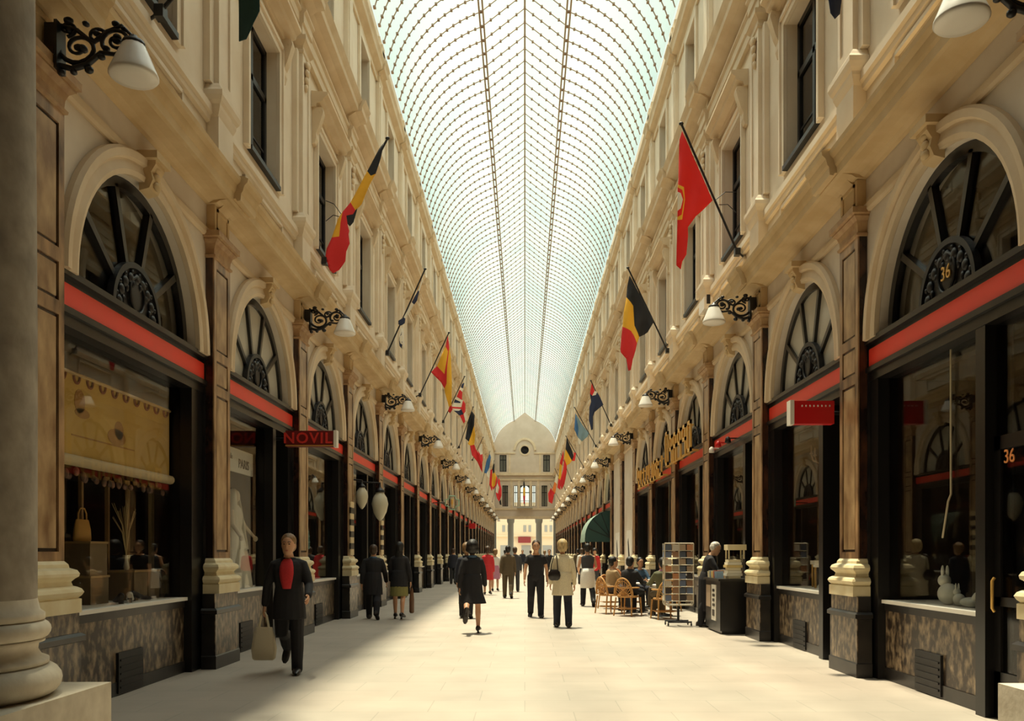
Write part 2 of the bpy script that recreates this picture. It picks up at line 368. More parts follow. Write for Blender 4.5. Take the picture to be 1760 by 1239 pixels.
# ---- shopfronts
def shopfront(sg, side, yc, door, pane, fpane, num=None):
    o = (sg*4.1, yc, 0); R = empty('shopfront', o)
    def nb(): return MB(o)
    HB = BAY/2-.305                                            # half width between piers
    d = -sg                                                    # the door end: far end on the left, near end on the right
    def ub(m, u0, u1, a, b2, z0, z1):
        a, b2 = (a*d, b2*d); m.ubox(sg, u0, u1, yc+min(a,b2), yc+max(a,b2), z0, z1)
    # positions along the front in 'a' (positive = towards the door end)
    we = .62 if door else 1.36; DU = 4.18 if num else 4.52
    c = nb()
    ub(c, 4.09, 4.34, -HB, HB, 3.50, 3.66); ub(c, 4.10, 4.34, -HB, HB, 3.88, 3.93); ub(c, 4.04, 4.34, -HB, HB, 3.93, 3.99); ub(c, 4.12, 4.34, -HB, HB, 3.655, 3.885)
    ub(c, 4.05, 4.12, -HB, HB, 3.60, 3.66)
    ub(c, 4.11, 4.34, -HB, -HB+.22, 0, 3.50); ub(c, 4.11, 4.34, HB-.22, HB, 0, 3.50)
    ub(c, 4.10, 4.34, we, we+.16, 0, 3.50)
    if not door: ub(c, 4.16, 4.34, we+.16, HB-.22, 0, 3.50)
    c.build('casing', M['wood'], R)
    f = nb(); ub(f, 4.085, 4.12, -HB+.02, HB-.02, 3.665, 3.878); f.build('red_band', M['red'], R)
    bk = nb(); bk.mi = 0; ub(bk, 4.20, 4.34, -HB+.22, we, .14, .80)
    bk.mi = 1; ub(bk, 4.185, 4.34, -HB+.22, we, 0, .14); ub(bk, 4.185, 4.34, -HB+.22, we, .80, .88)
    bk.build('bulkhead', [M['mottled'], M['black']], R)
    sl = nb(); ub(sl, 4.15, 5.2, -HB+.22, we, .885, .925); sl.build('display_sill', M['white'], R)
    v = nb(); vc = (-HB+.22+we)/2
    ub(v, 4.17, 4.20, vc-.28, vc+.28, .02, .44)
    for j in range(5): ub(v, 4.16, 4.17, vc-.25, vc+.25, .07+j*.07, .09+j*.07)
    v.build('cellar_vent', M['iron'], R)
    g = nb(); ub(g, 4.24, 4.25, -HB+.22, we, .925, 3.50); g.build('display_pane', pane, R)
    if door:
        q = nb(); da, db = we+.16, HB-.22
        for (a, b2, z0, z1) in ((da,da+.10,.02,2.5),(db-.10,db,.02,2.5),(da,db,.02,.42),(da,db,2.38,2.5),(da,db,1.0,1.08)): ub(q, DU, DU+.05, a, b2, z0, z1)
        ub(q, 4.34, 4.60, da, da+.03, 0, 3.50); ub(q, 4.34, 4.60, db-.03, db, 0, 3.50)
        dd = q.build('door', M['wood'], R)
        q = nb(); ub(q, DU+.02, DU+.03, da+.10, db-.10, .42, 2.38); ub(q, DU+.02, DU+.03, da, db, 2.5, 3.5); q.build('door_pane', M['pane'], dd)
        q = nb(); yy = yc+d*(da+.06); q.tube([(sg*(DU-.03), yy, .95),(sg*(DU-.05), yy, .98),(sg*(DU-.05), yy, 1.22),(sg*(DU-.03), yy, 1.25)], .014, 8); q.build('door_handle', M['gold'], dd)
    # fanlight
    u0, u1 = 4.17, 4.25; fr = nb(); N = 32
    def arcband(m, r0, r1, ua, ub_, a0=0, a1=PI):
        rings = [[(sg*ua, yc-r0*cos(a), ZS+.02+r0*sin(a)),(sg*ua, yc-r1*cos(a), ZS+.02+r1*sin(a)),(sg*ub_, yc-r1*cos(a), ZS+.02+r1*sin(a)),(sg*ub_, yc-r0*cos(a), ZS+.02+r0*sin(a))]
                 for a in [a0+(a1-a0)*i/N for i in range(N+1)]]
        m.loft(rings, smooth=False)
    arcband(fr, RA-.13, RA-.022, u0, u1)
    for k in range(1, 5):
        a = PI*k/5; dy, dz = -cos(a), sin(a); w2 = .032; n = Vector((0, -dz, dy))*w2
        p, q = Vector((sg*u0, yc+.5*dy, ZS+.02+.5*dz)), Vector((sg*u0, yc+(RA-.1)*dy, ZS+.02+(RA-.1)*dz))
        fr.prism([p-n, p+n, q+n*1.25, q-n*1.25], (sg*.08, 0, 0))
    fr.build('fanlight_frame', M['wood'], R)
    fp = nb(); u = 4.215; pts = [(sg*u, yc-(RA-.06)*cos(PI*i/N), ZS+.02+(RA-.06)*sin(PI*i/N)) for i in range(N+1)]
    fp.prism(pts, (sg*.008, 0, 0)); fp.build('fanlight_pane', fpane, R)
    md = nb()
    arcband(md, .50, .56, 4.13, 4.20); arcband(md, .05, .50, 4.165, 4.20)
    for k in range(9):
        a = PI*(k+.5)/9; md.ell((sg*4.155, yc-.40*cos(a), ZS+.02+.40*sin(a)), (.03,.06,.06), 8, 5)
        md.ell((sg*4.155, yc-.46*cos(a+.12), ZS+.02+.46*sin(a+.12)), (.025,.03,.03), 6, 5)
    for k in range(6):
        a = PI*(k+.5)/6; md.ell((sg*4.155, yc-.31*cos(a), ZS+.05+.31*sin(a)), (.025,.03,.045), 6, 5)
    rr = [(sg*4.145, yc+.165*cos(2*PI*i/20), ZS+.25+.19*sin(2*PI*i/20)) for i in range(21)]; md.tube(rr, .018, 6)
    md.ell((sg*4.16, yc, ZS+.25), (.012,.15,.175), 14, 6)
    mo = md.build('medallion', M['iron'], R)
    if num: lettering(num, .20, .006, M['gold'], mo, (sg*.038, 0, ZS+.25), (PI/2, 0, -sg*PI/2))
    return R
SHOP = {}
for sg, side, ys in SIDES:
    lab = lambda k: 'black shopfront under a red band and fanlight, %s from the front along the %s wall' % (ORD[k], side)
    clear, frost = M['pane'], M['frost']
    proto = {}
    for k in range(len(ys)):
        if ys[k]+BAY > YEND+.3 or (side, k) in PLAIN: continue
        door = (k % 2 == 1) if side == 'left' else True
        first = (k == 0)
        key = (door, first)
        yc = ys[k]+BAY/2
        if key not in proto:
            s = shopfront(sg, side, yc, door, clear, (M['pane'] if first else frost), '36' if (first and side == 'right') else None)
            tag(s, lab(k), 'shopfront', 'arched shopfronts along the %s wall' % side); proto[key] = s
        else:
            s = dup(proto[key], (sg*4.1, yc, 0), lab(k))
        SHOP[(side, k)] = s
# ---- upper windows
nwin = 0
def win1(sg, side, yc):
    o = (sg*4.08, yc, 0); nb = lambda: MB(o)
    f = nb(); hw, z0, z1 = .735, 7.40, 9.68
    for (a, b2, za, zb) in ((-hw-.17,-hw,7.40,z1+.17),(hw,hw+.17,7.40,z1+.17),(-hw,hw,z1,z1+.17)):
        f.ubox(sg, 4.02, 4.077, yc+a, yc+b2, za, zb)
    for (a, b2, za, zb) in ((-hw-.17,-hw-.11,7.40,z1+.17),(hw+.11,hw+.17,7.40,z1+.17),(-hw-.17,hw+.17,z1+.11,z1+.17)):
        f.ubox(sg, 3.99, 4.02, yc+a, yc+b2, za, zb)
    W = f.build('window', M['stucco'])
    s = nb()
    for (a, b2, za, zb) in ((-hw,-hw+.09,z0,z1),(hw-.09,hw,z0,z1),(-.05,.05,z0,z1),(-hw,hw,z0,z0+.10),(-hw,hw,z1-.09,z1),(-hw,hw,8.82,8.92)):
        s.ubox(sg, 4.24, 4.31, yc+a, yc+b2, za, zb)
    for zz in (8.0,):
        s.ubox(sg, 4.26, 4.29, yc-hw, yc+hw, zz-.015, zz+.015)
    s.ubox(sg, 4.0, 4.24, yc-hw+.005, yc+hw-.005, z0+.002, z0+.07)
    sa = s.build('sash', M['iron'], W)
    p = nb(); p.ubox(sg, 4.27, 4.276, yc-hw+.08, yc+hw-.08, z0+.09, z1-.08); p.build('pane', M['paneup'], sa)
    h = nb()
    h.extr(sg, [(4.077,10.0),(4.0,10.0),(3.98,10.06),(3.86,10.10),(3.84,10.16),(3.76,10.22),(3.76,10.27),(4.077,10.30)], yc-hw-.36, yc+hw+.36)
    h.ubox(sg, 4.04, 4.077, yc-hw-.17, yc+hw+.17, 9.86, 10.0)
    h.build('hood', M['mould2'], W)
    for q in (-1, 1):
        c = nb(); y = yc+q*(hw+.24)
        c.extr(sg, [(4.077,9.30),(4.02,9.32),(3.99,9.42),(3.995,9.52),(3.95,9.62),(3.90,9.78),(3.86,9.92),(3.88,10.0),(4.077,10.0)], y-.08, y+.08)
        c.ell((sg*3.93, y, 9.92), (.06,.09,.07), 8, 6)
        c.build('console', M['mould2'], W)
    return W
def win2(sg, side, yc):
    o = (sg*4.08, yc, 0); nb = lambda: MB(o)
    f = nb(); hw, z0, z1 = .56, 12.2, 14.2
    for (a, b2, za, zb) in ((-hw-.15,-hw,z0-.15,z1+.15),(hw,hw+.15,z0-.15,z1+.15),(-hw,hw,z1,z1+.15),(-hw,hw,z0-.15,z0)):
        f.ubox(sg, 4.02, 4.077, yc+a, yc+b2, za, zb)
    W = f.build('window', M['stucco'])
    s = nb()
    for (a, b2, za, zb) in ((-hw,-hw+.07,z0,z1),(hw-.07,hw,z0,z1),(-.04,.04,z0,z1),(-hw,hw,z0,z0+.08),(-hw,hw,z1-.07,z1),(-hw,hw,13.4,13.47)):
        s.ubox(sg, 4.24, 4.31, yc+a, yc+b2, za, zb)
    sa = s.build('sash', M['iron'], W)
    p = nb(); p.ubox(sg, 4.27, 4.276, yc-hw+.06, yc+hw-.06, z0+.07, z1-.06); p.build('pane', M['paneup'], sa)
    return W
for sg, side, ys in SIDES:
    for kind, fn, txt in ((1, win1, 'tall black-framed first-floor window under a hood'), (2, win2, 'small black-framed attic window under the eaves')):
        w0 = None
        for k in range(len(ys)):
            yc = ys[k]+BAY/2
            if yc+1.2 > YEND: break
            nwin += 1; lb = '%s, %s bay from the front on the %s' % (txt, ORD[k], side)
            if w0 is None:
                w0 = fn(sg, side, yc); w = w0; w.name = 'window_%d' % nwin
            else: w = dup(w0, (sg*4.08, yc, 0), name='window_%d' % nwin)
            tag(w, lb, 'window', 'windows of the %s wall' % side, 'structure')
# ---- plain bays on the right with posters
for i, k in enumerate((6, 7)):
    yc = YR[k]+BAY/2; o = (4.06, yc, 0)
    p = MB(o); p.ubox(1, 4.05, 4.078, yc-.8, yc+.8, .5, 2.35)
    P = p.build('poster', M['white']); tag(P, 'white poster with a dark figure on the blind wall, %s one from the front' % ORD[i], 'poster', 'posters on the blind wall')
    p = MB(o); p.extr(1, [(4.044,0),(4.049,0),(4.049,1),(4.044,1)], 0, 0.001) if False else None
    p.prism([(4.044,yc-.5,.95),(4.044,yc+.05,.95),(4.044,yc+.35,1.9),(4.044,yc+.15,2.05)], (.005,0,0)); p.prism([(4.044,yc-.6,.6),(4.044,yc+.5,.6),(4.044,yc+.5,.8),(4.044,yc-.6,.8)], (.005,0,0))
    p.build('printed_figure', M['iron'], P)
# ---- glass roof
ZC, RR, UP, ZR = 14.9, 4.15, 1.4, 19.9
a0 = math.asin((16.0-ZC)/RR); a1 = math.acos(UP/RR)
ARC = [(RR*cos(a0+(a1-a0)*i/16), ZC+RR*sin(a0+(a1-a0)*i/16)) for i in range(17)]+[(UP*(1-t), ZC+RR*sin(a1)+(ZR-ZC-RR*sin(a1))*t) for t in (.2,.4,.6,.8,1.0)]
SEC = ARC+[(-x, z) for x, z in reversed(ARC[:-1])]   # springing to springing
def roof_mat():
    m, nt, b = _nt('roof_glass'); nt.nodes.remove(b); out = nt.nodes['Material Output']
    t = nt.nodes.new('ShaderNodeBsdfTransparent'); tr = nt.nodes.new('ShaderNodeBsdfTranslucent'); mx = nt.nodes.new('ShaderNodeMixShader')
    tc = nt.nodes.new('ShaderNodeTexCoord'); n = nt.nodes.new('ShaderNodeTexNoise'); n.inputs['Scale'].default_value = .35; n.inputs['Detail'].default_value = 6
    r = nt.nodes.new('ShaderNodeValToRGB'); r.color_ramp.elements[0].color = (.80,.90,.86,1); r.color_ramp.elements[1].color = (.95,.97,.90,1)
    r.color_ramp.elements[0].position = .35; r.color_ramp.elements[1].position = .65
    nt.links.new(tc.outputs['Object'], n.inputs['Vector']); nt.links.new(n.outputs[0], r.inputs[0]); nt.links.new(r.outputs[0], t.inputs[0])
    tr.inputs[0].default_value = (.75,.85,.80,1); mx.inputs[0].default_value = .12
    nt.links.new(t.outputs[0], mx.inputs[1]); nt.links.new(tr.outputs[0], mx.inputs[2]); nt.links.new(mx.outputs[0], out.inputs[0])
    return m
M['roof'] = roof_mat()
g = MB(); nseg = 26; YA = 5.4
ysr = [YA+(YEND-YA)*i/nseg for i in range(nseg+1)]
g.loft([[(x*1.012, y, z+.05) for x, z in SEC] for y in ysr], smooth=False, cap=False, closed=False)
ROOF = tag(g.build('ceiling', M['roof']), 'curved glass roof on thin iron ribs above the gallery', 'glass roof', kind='structure')
def rib(mb, y):
    mb.tube([(x, y, z) for x, z in SEC], .019, 4, smooth=False)
    acc = 0; last = SEC[0]; i = 0
    for (x, z) in SEC[1:]:
        L = math.hypot(x-last[0], z-last[1]); n = max(1, round(L/.42))
        if i % 1 == 0:
            mb.box(x-.035, x+.035, y-.05, y+.05, z-.03, z+.02)
        last = (x, z); i += 1
rb = MB(); rib(rb, 0); me_r = rb.mesh('rib', M['ironbrown'])
allr = [5.75+.76*i for i in range(int((YEND-5.8)/.76)+1)]
near = [y for y in allr if y > 25.5][:99]
for y in near: link('rib', me_r, ROOF, (0, y, 0))
rest = MB()
for y in allr:
    if y not in near: rib(rest, y)
tag(rest.build('rib', M['ironbrown'], ROOF), kind='stuff')
for x in (-UP, UP):
    for dx in (-.06, .06):
        q = MB(); q.box(x+dx-.025, x+dx+.025, YA, YEND, ZC+RR*sin(a1)-.08, ZC+RR*sin(a1)+.02); q.build('purlin', M['ironbrown'], ROOF)
q = MB(); q.box(-.03, .03, YA, YEND, ZR-.10, ZR); q.build('ridge_beam', M['ironbrown'], ROOF)
# ---- near end: unseen porch added over the camera to block light, columns
p = MB()
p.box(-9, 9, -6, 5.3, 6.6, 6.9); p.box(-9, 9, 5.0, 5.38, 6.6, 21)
tag(p.build('ceiling_light_blocker', M['darkbrown']), 'unseen dark porch ceiling added over the camera to block light', 'ceiling', kind='structure')
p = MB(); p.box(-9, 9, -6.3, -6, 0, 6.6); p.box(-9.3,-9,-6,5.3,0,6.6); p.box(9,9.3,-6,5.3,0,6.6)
tag(p.build('wall_light_blocker', M['darkbrown']), 'unseen dark walls added behind the camera to block light', 'wall', kind='structure')
def column(x, y, zp, hb, name_label):
    o = (x, y, 0); R = empty('stone_column', o); tag(R, name_label, 'column', 'stone columns of the near end')
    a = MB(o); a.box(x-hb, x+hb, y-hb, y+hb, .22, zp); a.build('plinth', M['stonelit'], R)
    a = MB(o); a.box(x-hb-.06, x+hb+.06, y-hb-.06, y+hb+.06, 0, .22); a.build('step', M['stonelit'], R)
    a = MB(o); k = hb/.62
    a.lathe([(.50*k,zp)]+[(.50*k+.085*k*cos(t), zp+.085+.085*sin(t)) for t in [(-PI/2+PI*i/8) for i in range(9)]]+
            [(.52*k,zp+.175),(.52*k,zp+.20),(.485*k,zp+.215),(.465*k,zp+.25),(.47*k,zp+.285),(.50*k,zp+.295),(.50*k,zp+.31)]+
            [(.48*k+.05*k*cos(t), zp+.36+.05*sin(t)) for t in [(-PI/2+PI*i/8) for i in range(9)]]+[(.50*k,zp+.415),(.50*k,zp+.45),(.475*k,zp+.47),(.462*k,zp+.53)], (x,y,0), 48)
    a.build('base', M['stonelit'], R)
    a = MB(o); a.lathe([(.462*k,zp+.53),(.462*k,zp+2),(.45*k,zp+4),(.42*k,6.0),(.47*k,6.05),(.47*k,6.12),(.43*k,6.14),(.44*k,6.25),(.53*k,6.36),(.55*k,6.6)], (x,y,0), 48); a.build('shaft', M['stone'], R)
column(-3.12, 4.48, .69, .62, 'weathered round stone column on a square block in the left foreground')
column(3.20, 3.98, .76, .62, 'stone column on a pale square block at the right foreground edge')
# ---- far end facade
def endwall():
    Y = YEND; HWD = 4.35
    w = MB()
    def q(x0, x1, z0, z1, mi=0, y0=Y, y1=Y+.6): w.mi = mi; w.box(x0, x1, y0, y1, z0, z1)
    q(-HWD, HWD, 5.9, 7.55); q(-HWD, HWD, 10.3, 12.1)
    for (xa, xb) in ((-4.35,-2.95),(-2.2,-1.42),(-.95,-.60),(.60,.95),(1.42,2.2),(2.95,4.35)): q(xa, xb, 7.55, 10.3)
    for (xa, xb) in ((-4.35,-3.3),(-2.4,2.4),(3.3,4.35)): q(xa, xb, 12.1, 14.3)
    # round-topped part with an oculus
    N = 24
    top = [(SEC[i][0], SEC[i][1]) for i in range(len(SEC))]
    pts = [(4.35,14.3)]+[(4.35,15.9)]+top+[(-4.35,15.9),(-4.35,14.3)]
    w.mi = 0
    oc = [(.53*cos(2*PI*i/N), 14.95+.53*sin(2*PI*i/N)) for i in range(N)]
    for s in (-1, 1):
        half = [p for p in pts if p[0]*s >= -1e-6]
        if s > 0: half = half                                         # from bottom right up to the ridge
        else: half = list(reversed(half))
        inner = [(s*.53*sin(PI*i/12), 14.95-.53*cos(PI*i/12)) for i in range(13)]
        poly = [(0,14.3)]+half+list(reversed(inner))
        w.prism([(x, Y, z) for x, z in poly], (0,.6,0))
    # bands
    q(-4.3, 4.3, 5.9, 6.25, 1, Y-.15, Y); q(-4.3, 4.3, 7.1, 7.3, 1, Y-.10, Y); q(-4.3, 4.3, 10.95, 11.15, 1, Y-.12, Y); q(-4.3, 4.3, 11.6, 11.95, 1, Y-.28, Y)
    q(-4.3, -1.2, 14.45, 14.62, 1, Y-.12, Y); q(1.2, 4.3, 14.45, 14.62, 1, Y-.12, Y)
    for i in range(24):
        a, b2 = PI*i/24, PI*(i+1)/24
        w.mi = 1; w.prism([(1.2*cos(a),Y-.15,14.9+1.35*sin(a)),(1.5*cos(a),Y-.15,14.9+1.65*sin(a)),(1.5*cos(b2),Y-.15,14.9+1.65*sin(b2)),(1.2*cos(b2),Y-.15,14.9+1.35*sin(b2))], (0,.15,0))
        a, b2 = 2*PI*i/24, 2*PI*(i+1)/24
        w.prism([(.55*cos(a),Y-.06,14.95+.55*sin(a)),(.74*cos(a),Y-.06,14.95+.74*sin(a)),(.74*cos(b2),Y-.06,14.95+.74*sin(b2)),(.55*cos(b2),Y-.06,14.95+.55*sin(b2))], (0,.06,0))
    for x in (-1.75,-.775,.775,1.75): q(x-.14, x+.14, 7.3, 10.95, 1, Y-.08, Y)
    for x in (-2.0,2.0): q(x-.12, x+.12, 11.95, 14.4, 1, Y-.06, Y)
    E = tag(w.build('wall_end', [M['facade'], M['mould2']]), 'cream end facade with a round oculus and three bright arched windows', 'wall', kind='structure')
    b = MB(); b.box(-1.0, 1.0, Y-.75, Y-.02, 7.30, 7.42)
    for i in range(13): b.box(-.97+i*.16, -.95+i*.16, Y-.74, Y-.72, 7.42, 8.2)
    b.box(-1.0, 1.0, Y-.76, Y-.70, 8.2, 8.26); b.build('balcony', M['zinc'], E)
    for x in (-1.85, 1.85):
        c = MB(); c.lathe([(.48,0),(.48,.5),(.40,.55),(.38,5.3),(.46,5.45),(.5,5.6),(.5,5.9)], (x, Y+.3, 0), 20)
        c.build('pier', M['zinc'], E)
    for s in (-1, 1):
        c = MB(); c.box(s*3.75, s*4.35, Y-.1, Y+.7, 0, 5.9); c.build('corner_pier', M['zinc'], E)
    global nwin
    for (xa, xb, za, zb, lb) in ((-2.95,-2.2,7.55,10.3,'tall dark window left of the three bright end windows'),(2.2,2.95,7.55,10.3,'tall dark window right of the three bright end windows'),
                             (-3.3,-2.4,12.1,14.3,'dark window left of the oculus in the end facade'),(2.4,3.3,12.1,14.3,'dark window right of the oculus in the end facade'),
                             (-1.42,-.95,7.55,10.3,'narrow bright window on the left of the end trio'),(-.60,.60,7.55,10.3,'wide bright window in the middle of the end trio'),(.95,1.42,7.55,10.3,'narrow bright window on the right of the end trio')):
        nwin += 1; f = MB(); t = .05 if 'bright' in lb else .10
        for (a, b2, c, d) in ((xa,xa+t,za,zb),(xb-t,xb,za,zb),(xa,xb,za,za+t),(xa,xb,zb-t,zb),((xa+xb)/2-.04,(xa+xb)/2+.04,za,zb),(xa,xb,(za+zb)/2+.4,(za+zb)/2+.5)):
            f.box(a, b2, Y+.12, Y+.2, c, d)
        if 'bright' in lb:
            for sx in (xa, xb):
                dd = 1 if sx == xa else -1; ww = (xb-xa)/2
                f.prism([(sx,Y+.1,zb),(sx+dd*ww,Y+.1,zb)]+[(sx+dd*ww*(1-cos(t2)), Y+.1, zb-ww*(1-sin(t2))) for t2 in (PI/2*.75, PI/2*.5, PI/2*.25, 0)], (0,.1,0))
        W = tag(f.build('window_%d' % nwin, M['iron']), lb, 'window', 'windows of the end facade', 'structure')
        g = MB(); g.box(xa+.05, xb-.05, Y+.155, Y+.16, za+.05, zb-.05); g.build('pane', M['pane'], W)
        if 'dark' in lb:
            g = MB(); g.box(xa, xb, Y+.5, Y+.55, za, zb); g.build('curtain', mat('curtain_grey', (.30,.30,.28), .9) if 'curtain_grey' not in bpy.data.materials else bpy.data.materials['curtain_grey'], W)
    nwin += 1; f = MB()
    f.tube([(.52*cos(2*PI*i/24), Y+.2, 14.95+.52*sin(2*PI*i/24)) for i in range(25)], .05, 6)
    for i in range(4):
        a = PI*i/4; f.tube([(.52*cos(a),Y+.2,14.95+.52*sin(a)),(-.52*cos(a),Y+.2,14.95-.52*sin(a))], .03, 5)
    W = tag(f.build('window_%d' % nwin, M['iron']), 'round oculus window high in the end facade', 'window', 'windows of the end facade', 'structure')
    g = MB(); g.lathe([(.53,0),(.53,.02)], (0,0,0), 24); g.v = [Vector((v.x, Y+.3+v.z, 14.95+v.y)) for v in g.v]; g.build('pane', M['dark'], W)
endwall()
# ---- street building beyond the end
bx = MB(); YB = 126
bx.box(-16, 16, YB, YB+6, 0, 9.0)
bx.box(-16, 16, YB-.3, YB, 3.9, 4.1); 
BD = tag(bx.build('building', mat('sunlit_stucco', (.80,.66,.44), .8)), 'sunlit cream street building beyond the far end of the gallery', 'building')
for i in range(9):
    x = -12.6+i*3.15
    w = MB(); w.box(x-.22, x+.22, YB-.05, YB+.02, 4.6, 5.6); w.box(x+.55, x+.95, YB-.05, YB+.02, 4.6, 5.6); w.build('window', M['zinc'], BD)
    w = MB(); w.box(x-.5, x+.9, YB-.06, YB+.02, .4, 2.6); w.build('shop_window', M['zinc'], BD)
s = MB(); s.box(-1.0, .9, YB-.55, YB-.32, 2.95, 3.85)
tag(s.build('shop_sign', mat('maroon_sign', (.25,.03,.03), .5)), 'dark red sign board on the street building beyond the far end', 'sign')
# ================================================================ lamps
def spiral(mb, cx, cz, r0, r1, a0, turns, y, rad, n=22, flat=.8, taper=.6):
    pts = []; rs = []
    for i in range(n+1):
        t = i/n; a = a0+2*PI*turns*t; r = r0+(r1-r0)*t
        pts.append((cx+r*cos(a), y, cz+r*sin(a))); rs.append(rad*(1-taper*t*.6))
    mb.tube(pts, rs, 6)
    mb.ell(pts[-1], (rad*1.7,)*3, 8, 6)
def lamp(sg, y):
    # wall at x=0 (u=3.97); x runs away from the wall towards the gallery axis
    o = (sg*3.86, y, 5.55); R = empty('bracket_lamp', o); d = -sg
    b = MB()
    b.box(d*.0, d*.03, -.07, .07, -.12, .42)
    S = lambda *a, **k: spiral(b, *a, **k)
    m = d
    def sp(cx, cz, r0, r1, a0, t, rad): 
        if m > 0: spiral(b, cx, cz, r0, r1, a0, t, 0, rad)
        else: spiral(b, -cx, cz, r0, r1, PI-a0, -t, 0, rad)
    sp(.20, .14, .20, .045, PI*1.0, 1.45, .026)
    sp(.57, .22, .155, .04, PI*1.25, -1.4, .024)
    sp(.38, .28, .085, .03, PI*.2, 1.2, .02)
    sp(.09, .36, .09, .03, PI*1.5, 1.1, .02)
    b.tube([(d*.02,0,-.06),(d*.14,0,-.09),(d*.28,0,-.05),(d*.42,0,.08),(d*.56,0,.06),(d*.68,0,.12),(d*.735,0,.24)], [.03,.03,.028,.026,.024,.022,.02], 6)
    b.tube([(d*.03,0,.40),(d*.18,0,.35),(d*.34,0,.20),(d*.48,0,.33),(d*.62,0,.40),(d*.735,0,.26)], [.026,.026,.024,.022,.02,.018], 6)
    for (x, z, r) in ((.10,.46,.05),(.27,.42,.035),(.03,-.13,.04),(.30,-.10,.045),(.42,.03,.04),(.56,.42,.04),(.64,.36,.03),(.47,.13,.035),(.20,.14,.05),(.57,.22,.045),(.78,.22,.035),(.15,-.12,.035)):
        b.ell((d*x, 0, z), (r,.035,r*.8), 8, 6)
    b.v = [Vector((max(0, v.x*d*.85)*d, v.y, v.z*.70 if v.z > 0 else v.z*.85)) for v in b.v]; b.box(min(0,-d*.09), max(0,-d*.09), -.05, .05, .08, .28)
    b.build('bracket', M['iron'], R)
    x = d*.735*.85
    c = MB(); c.lathe([(.012,.10),(.012,.095),(.03,.09),(.04,.06),(.085,.045),(.095,.02),(.09,.0)], (x,0,.105), 12); c.build('cap', M['iron'], R)
    s = MB(); s.lathe([(.088,.012),(.10,-.01),(.135,-.09),(.168,-.17),(.192,-.225),(.196,-.245),(.18,-.262),(.10,-.275),(.02,-.28)], (x,0,.105), 24); s.build('shade', M['opal'], R)
    return R
for sg, side, ys, k0 in ((-1,'left',YL,0),(1,'right',YR,0)):
    L = None; i = 0
    for k in range(k0, len(ys), 2):
        if ys[k] > YEND-.6: break
        lb = 'white lamp on a black scroll bracket, %s from the front on the %s wall' % (ORD[i], side); i += 1
        loc = (sg*3.86, ys[k], 5.55)
        if L is None: L = lamp(sg, ys[k]); tag(L, lb, 'lamp', 'scroll bracket lamps of the %s wall' % side)
        else: dup(L, loc, lb)
# ================================================================ flags
CF = {k: mat('flag_'+k, v, .75) for k, v in dict(black=(.012,.012,.016), yellow=(.85,.45,.03), red=(.70,.025,.03), white=(.80,.74,.62), navy=(.018,.028,.075), blue=(.05,.16,.38),
      sky=(.22,.34,.42), green=(.012,.05,.045), orange=(.80,.22,.05), brightred=(.80,.015,.01)).items()}
def flag(name, label, Y, base, tip, patches, sg, fold=.10, cord=None):
    """pole from base to tip (points of the photograph at distance Y) and the cloth that hangs from it"""
    if Y is None:
        Y = 3.93*F/abs(base[0]-VX)
        for q in (YL if sg < 0 else YR):                      # keep clear of the pilasters
            if abs(Y-q) < .58: Y = q-.60
    B, T = at(*base, Y), at(*tip, Y)
    o = Vector(B); R = empty(name, o); tag(R, label, 'flag', 'flags hung from the first-floor windows')
    p = MB(o); d = (T-B).normalized(); L = (T-B).length
    p.tube([B, T], .022, 8); p.ell(T+d*.03, (.045,.045,.03), 10, 6)
    p.build('pole', M['iron'], R)
    q = MB(o); q.box(B.x-.05, B.x+.05, Y-.06, Y+.06, B.z-.08, B.z+.05)
    wx = sg*4.08; q.tube([B, (wx, Y+.02, B.z-.12)], .02, 6); q.build('socket', M['iron'], R)
    names = []; bm = bmesh.new()
    for col, pts in patches:
        if col not in names: names.append(col)
        vs = [bm.verts.new(at(x, y, Y)-o) for x, y in pts]
        f = bm.faces.new(vs); f.material_index = names.index(col)
    bmesh.ops.remove_doubles(bm, verts=bm.verts, dist=.004)
    bmesh.ops.triangulate(bm, faces=bm.faces)
    for _ in range(2):
        bmesh.ops.subdivide_edges(bm, edges=[e for e in bm.edges if e.calc_length() > .12], cuts=2, use_grid_fill=True)
    bmesh.ops.triangulate(bm, faces=bm.faces)
    # folds: the cloth waves in depth with distance from the pole
    for v in bm.verts:
        w = v.co; along = w.dot(d); perp = (w-d*along).length
        v.co.y += -.035+fold*min(1, perp/.25)*(sin(w.x*9+w.z*2.2)+.5*sin(w.x*17-w.z*3+1))
    bmesh.ops.recalc_face_normals(bm, faces=bm.faces)
    me = bpy.data.meshes.new('cloth'); bm.to_mesh(me); bm.free()
    for f in me.polygons: f.use_smooth = True
    for c in names: me.materials.append(CF[c])
    c = link('cloth', me, R); s = c.modifiers.new('s', 'SOLIDIFY'); s.thickness = .012; s.offset = 0
    if cord:
        for (a, b2) in cord:
            A, Bq = at(*a, Y), at(*b2, Y+.2); k = MB(o); k.tube([A, (A+Bq)/2+Vector((0,0,.08)), Bq], .008, 5); k.build('cord', M['iron'], R)
    return R
yb = lambda k: YL[k]+BAY/2
yr = lambda k: YR[k]+BAY/2
flag('flag','dark green flag hanging over the top of the first left window, cut by the frame', 9.0, (276,20), (455,-190),
     [('green',[(408,-20),(412,73),(424,68),(437,40),(448,22),(450,-20)])], -1, .05)
flag('flag','dark flag tip hanging at the top edge beside the first right window', 8.4, (1585,-40), (1432,-240),
     [('navy',[(1416,-20),(1424,28),(1432,38),(1440,30),(1445,-20)])], 1, .03)
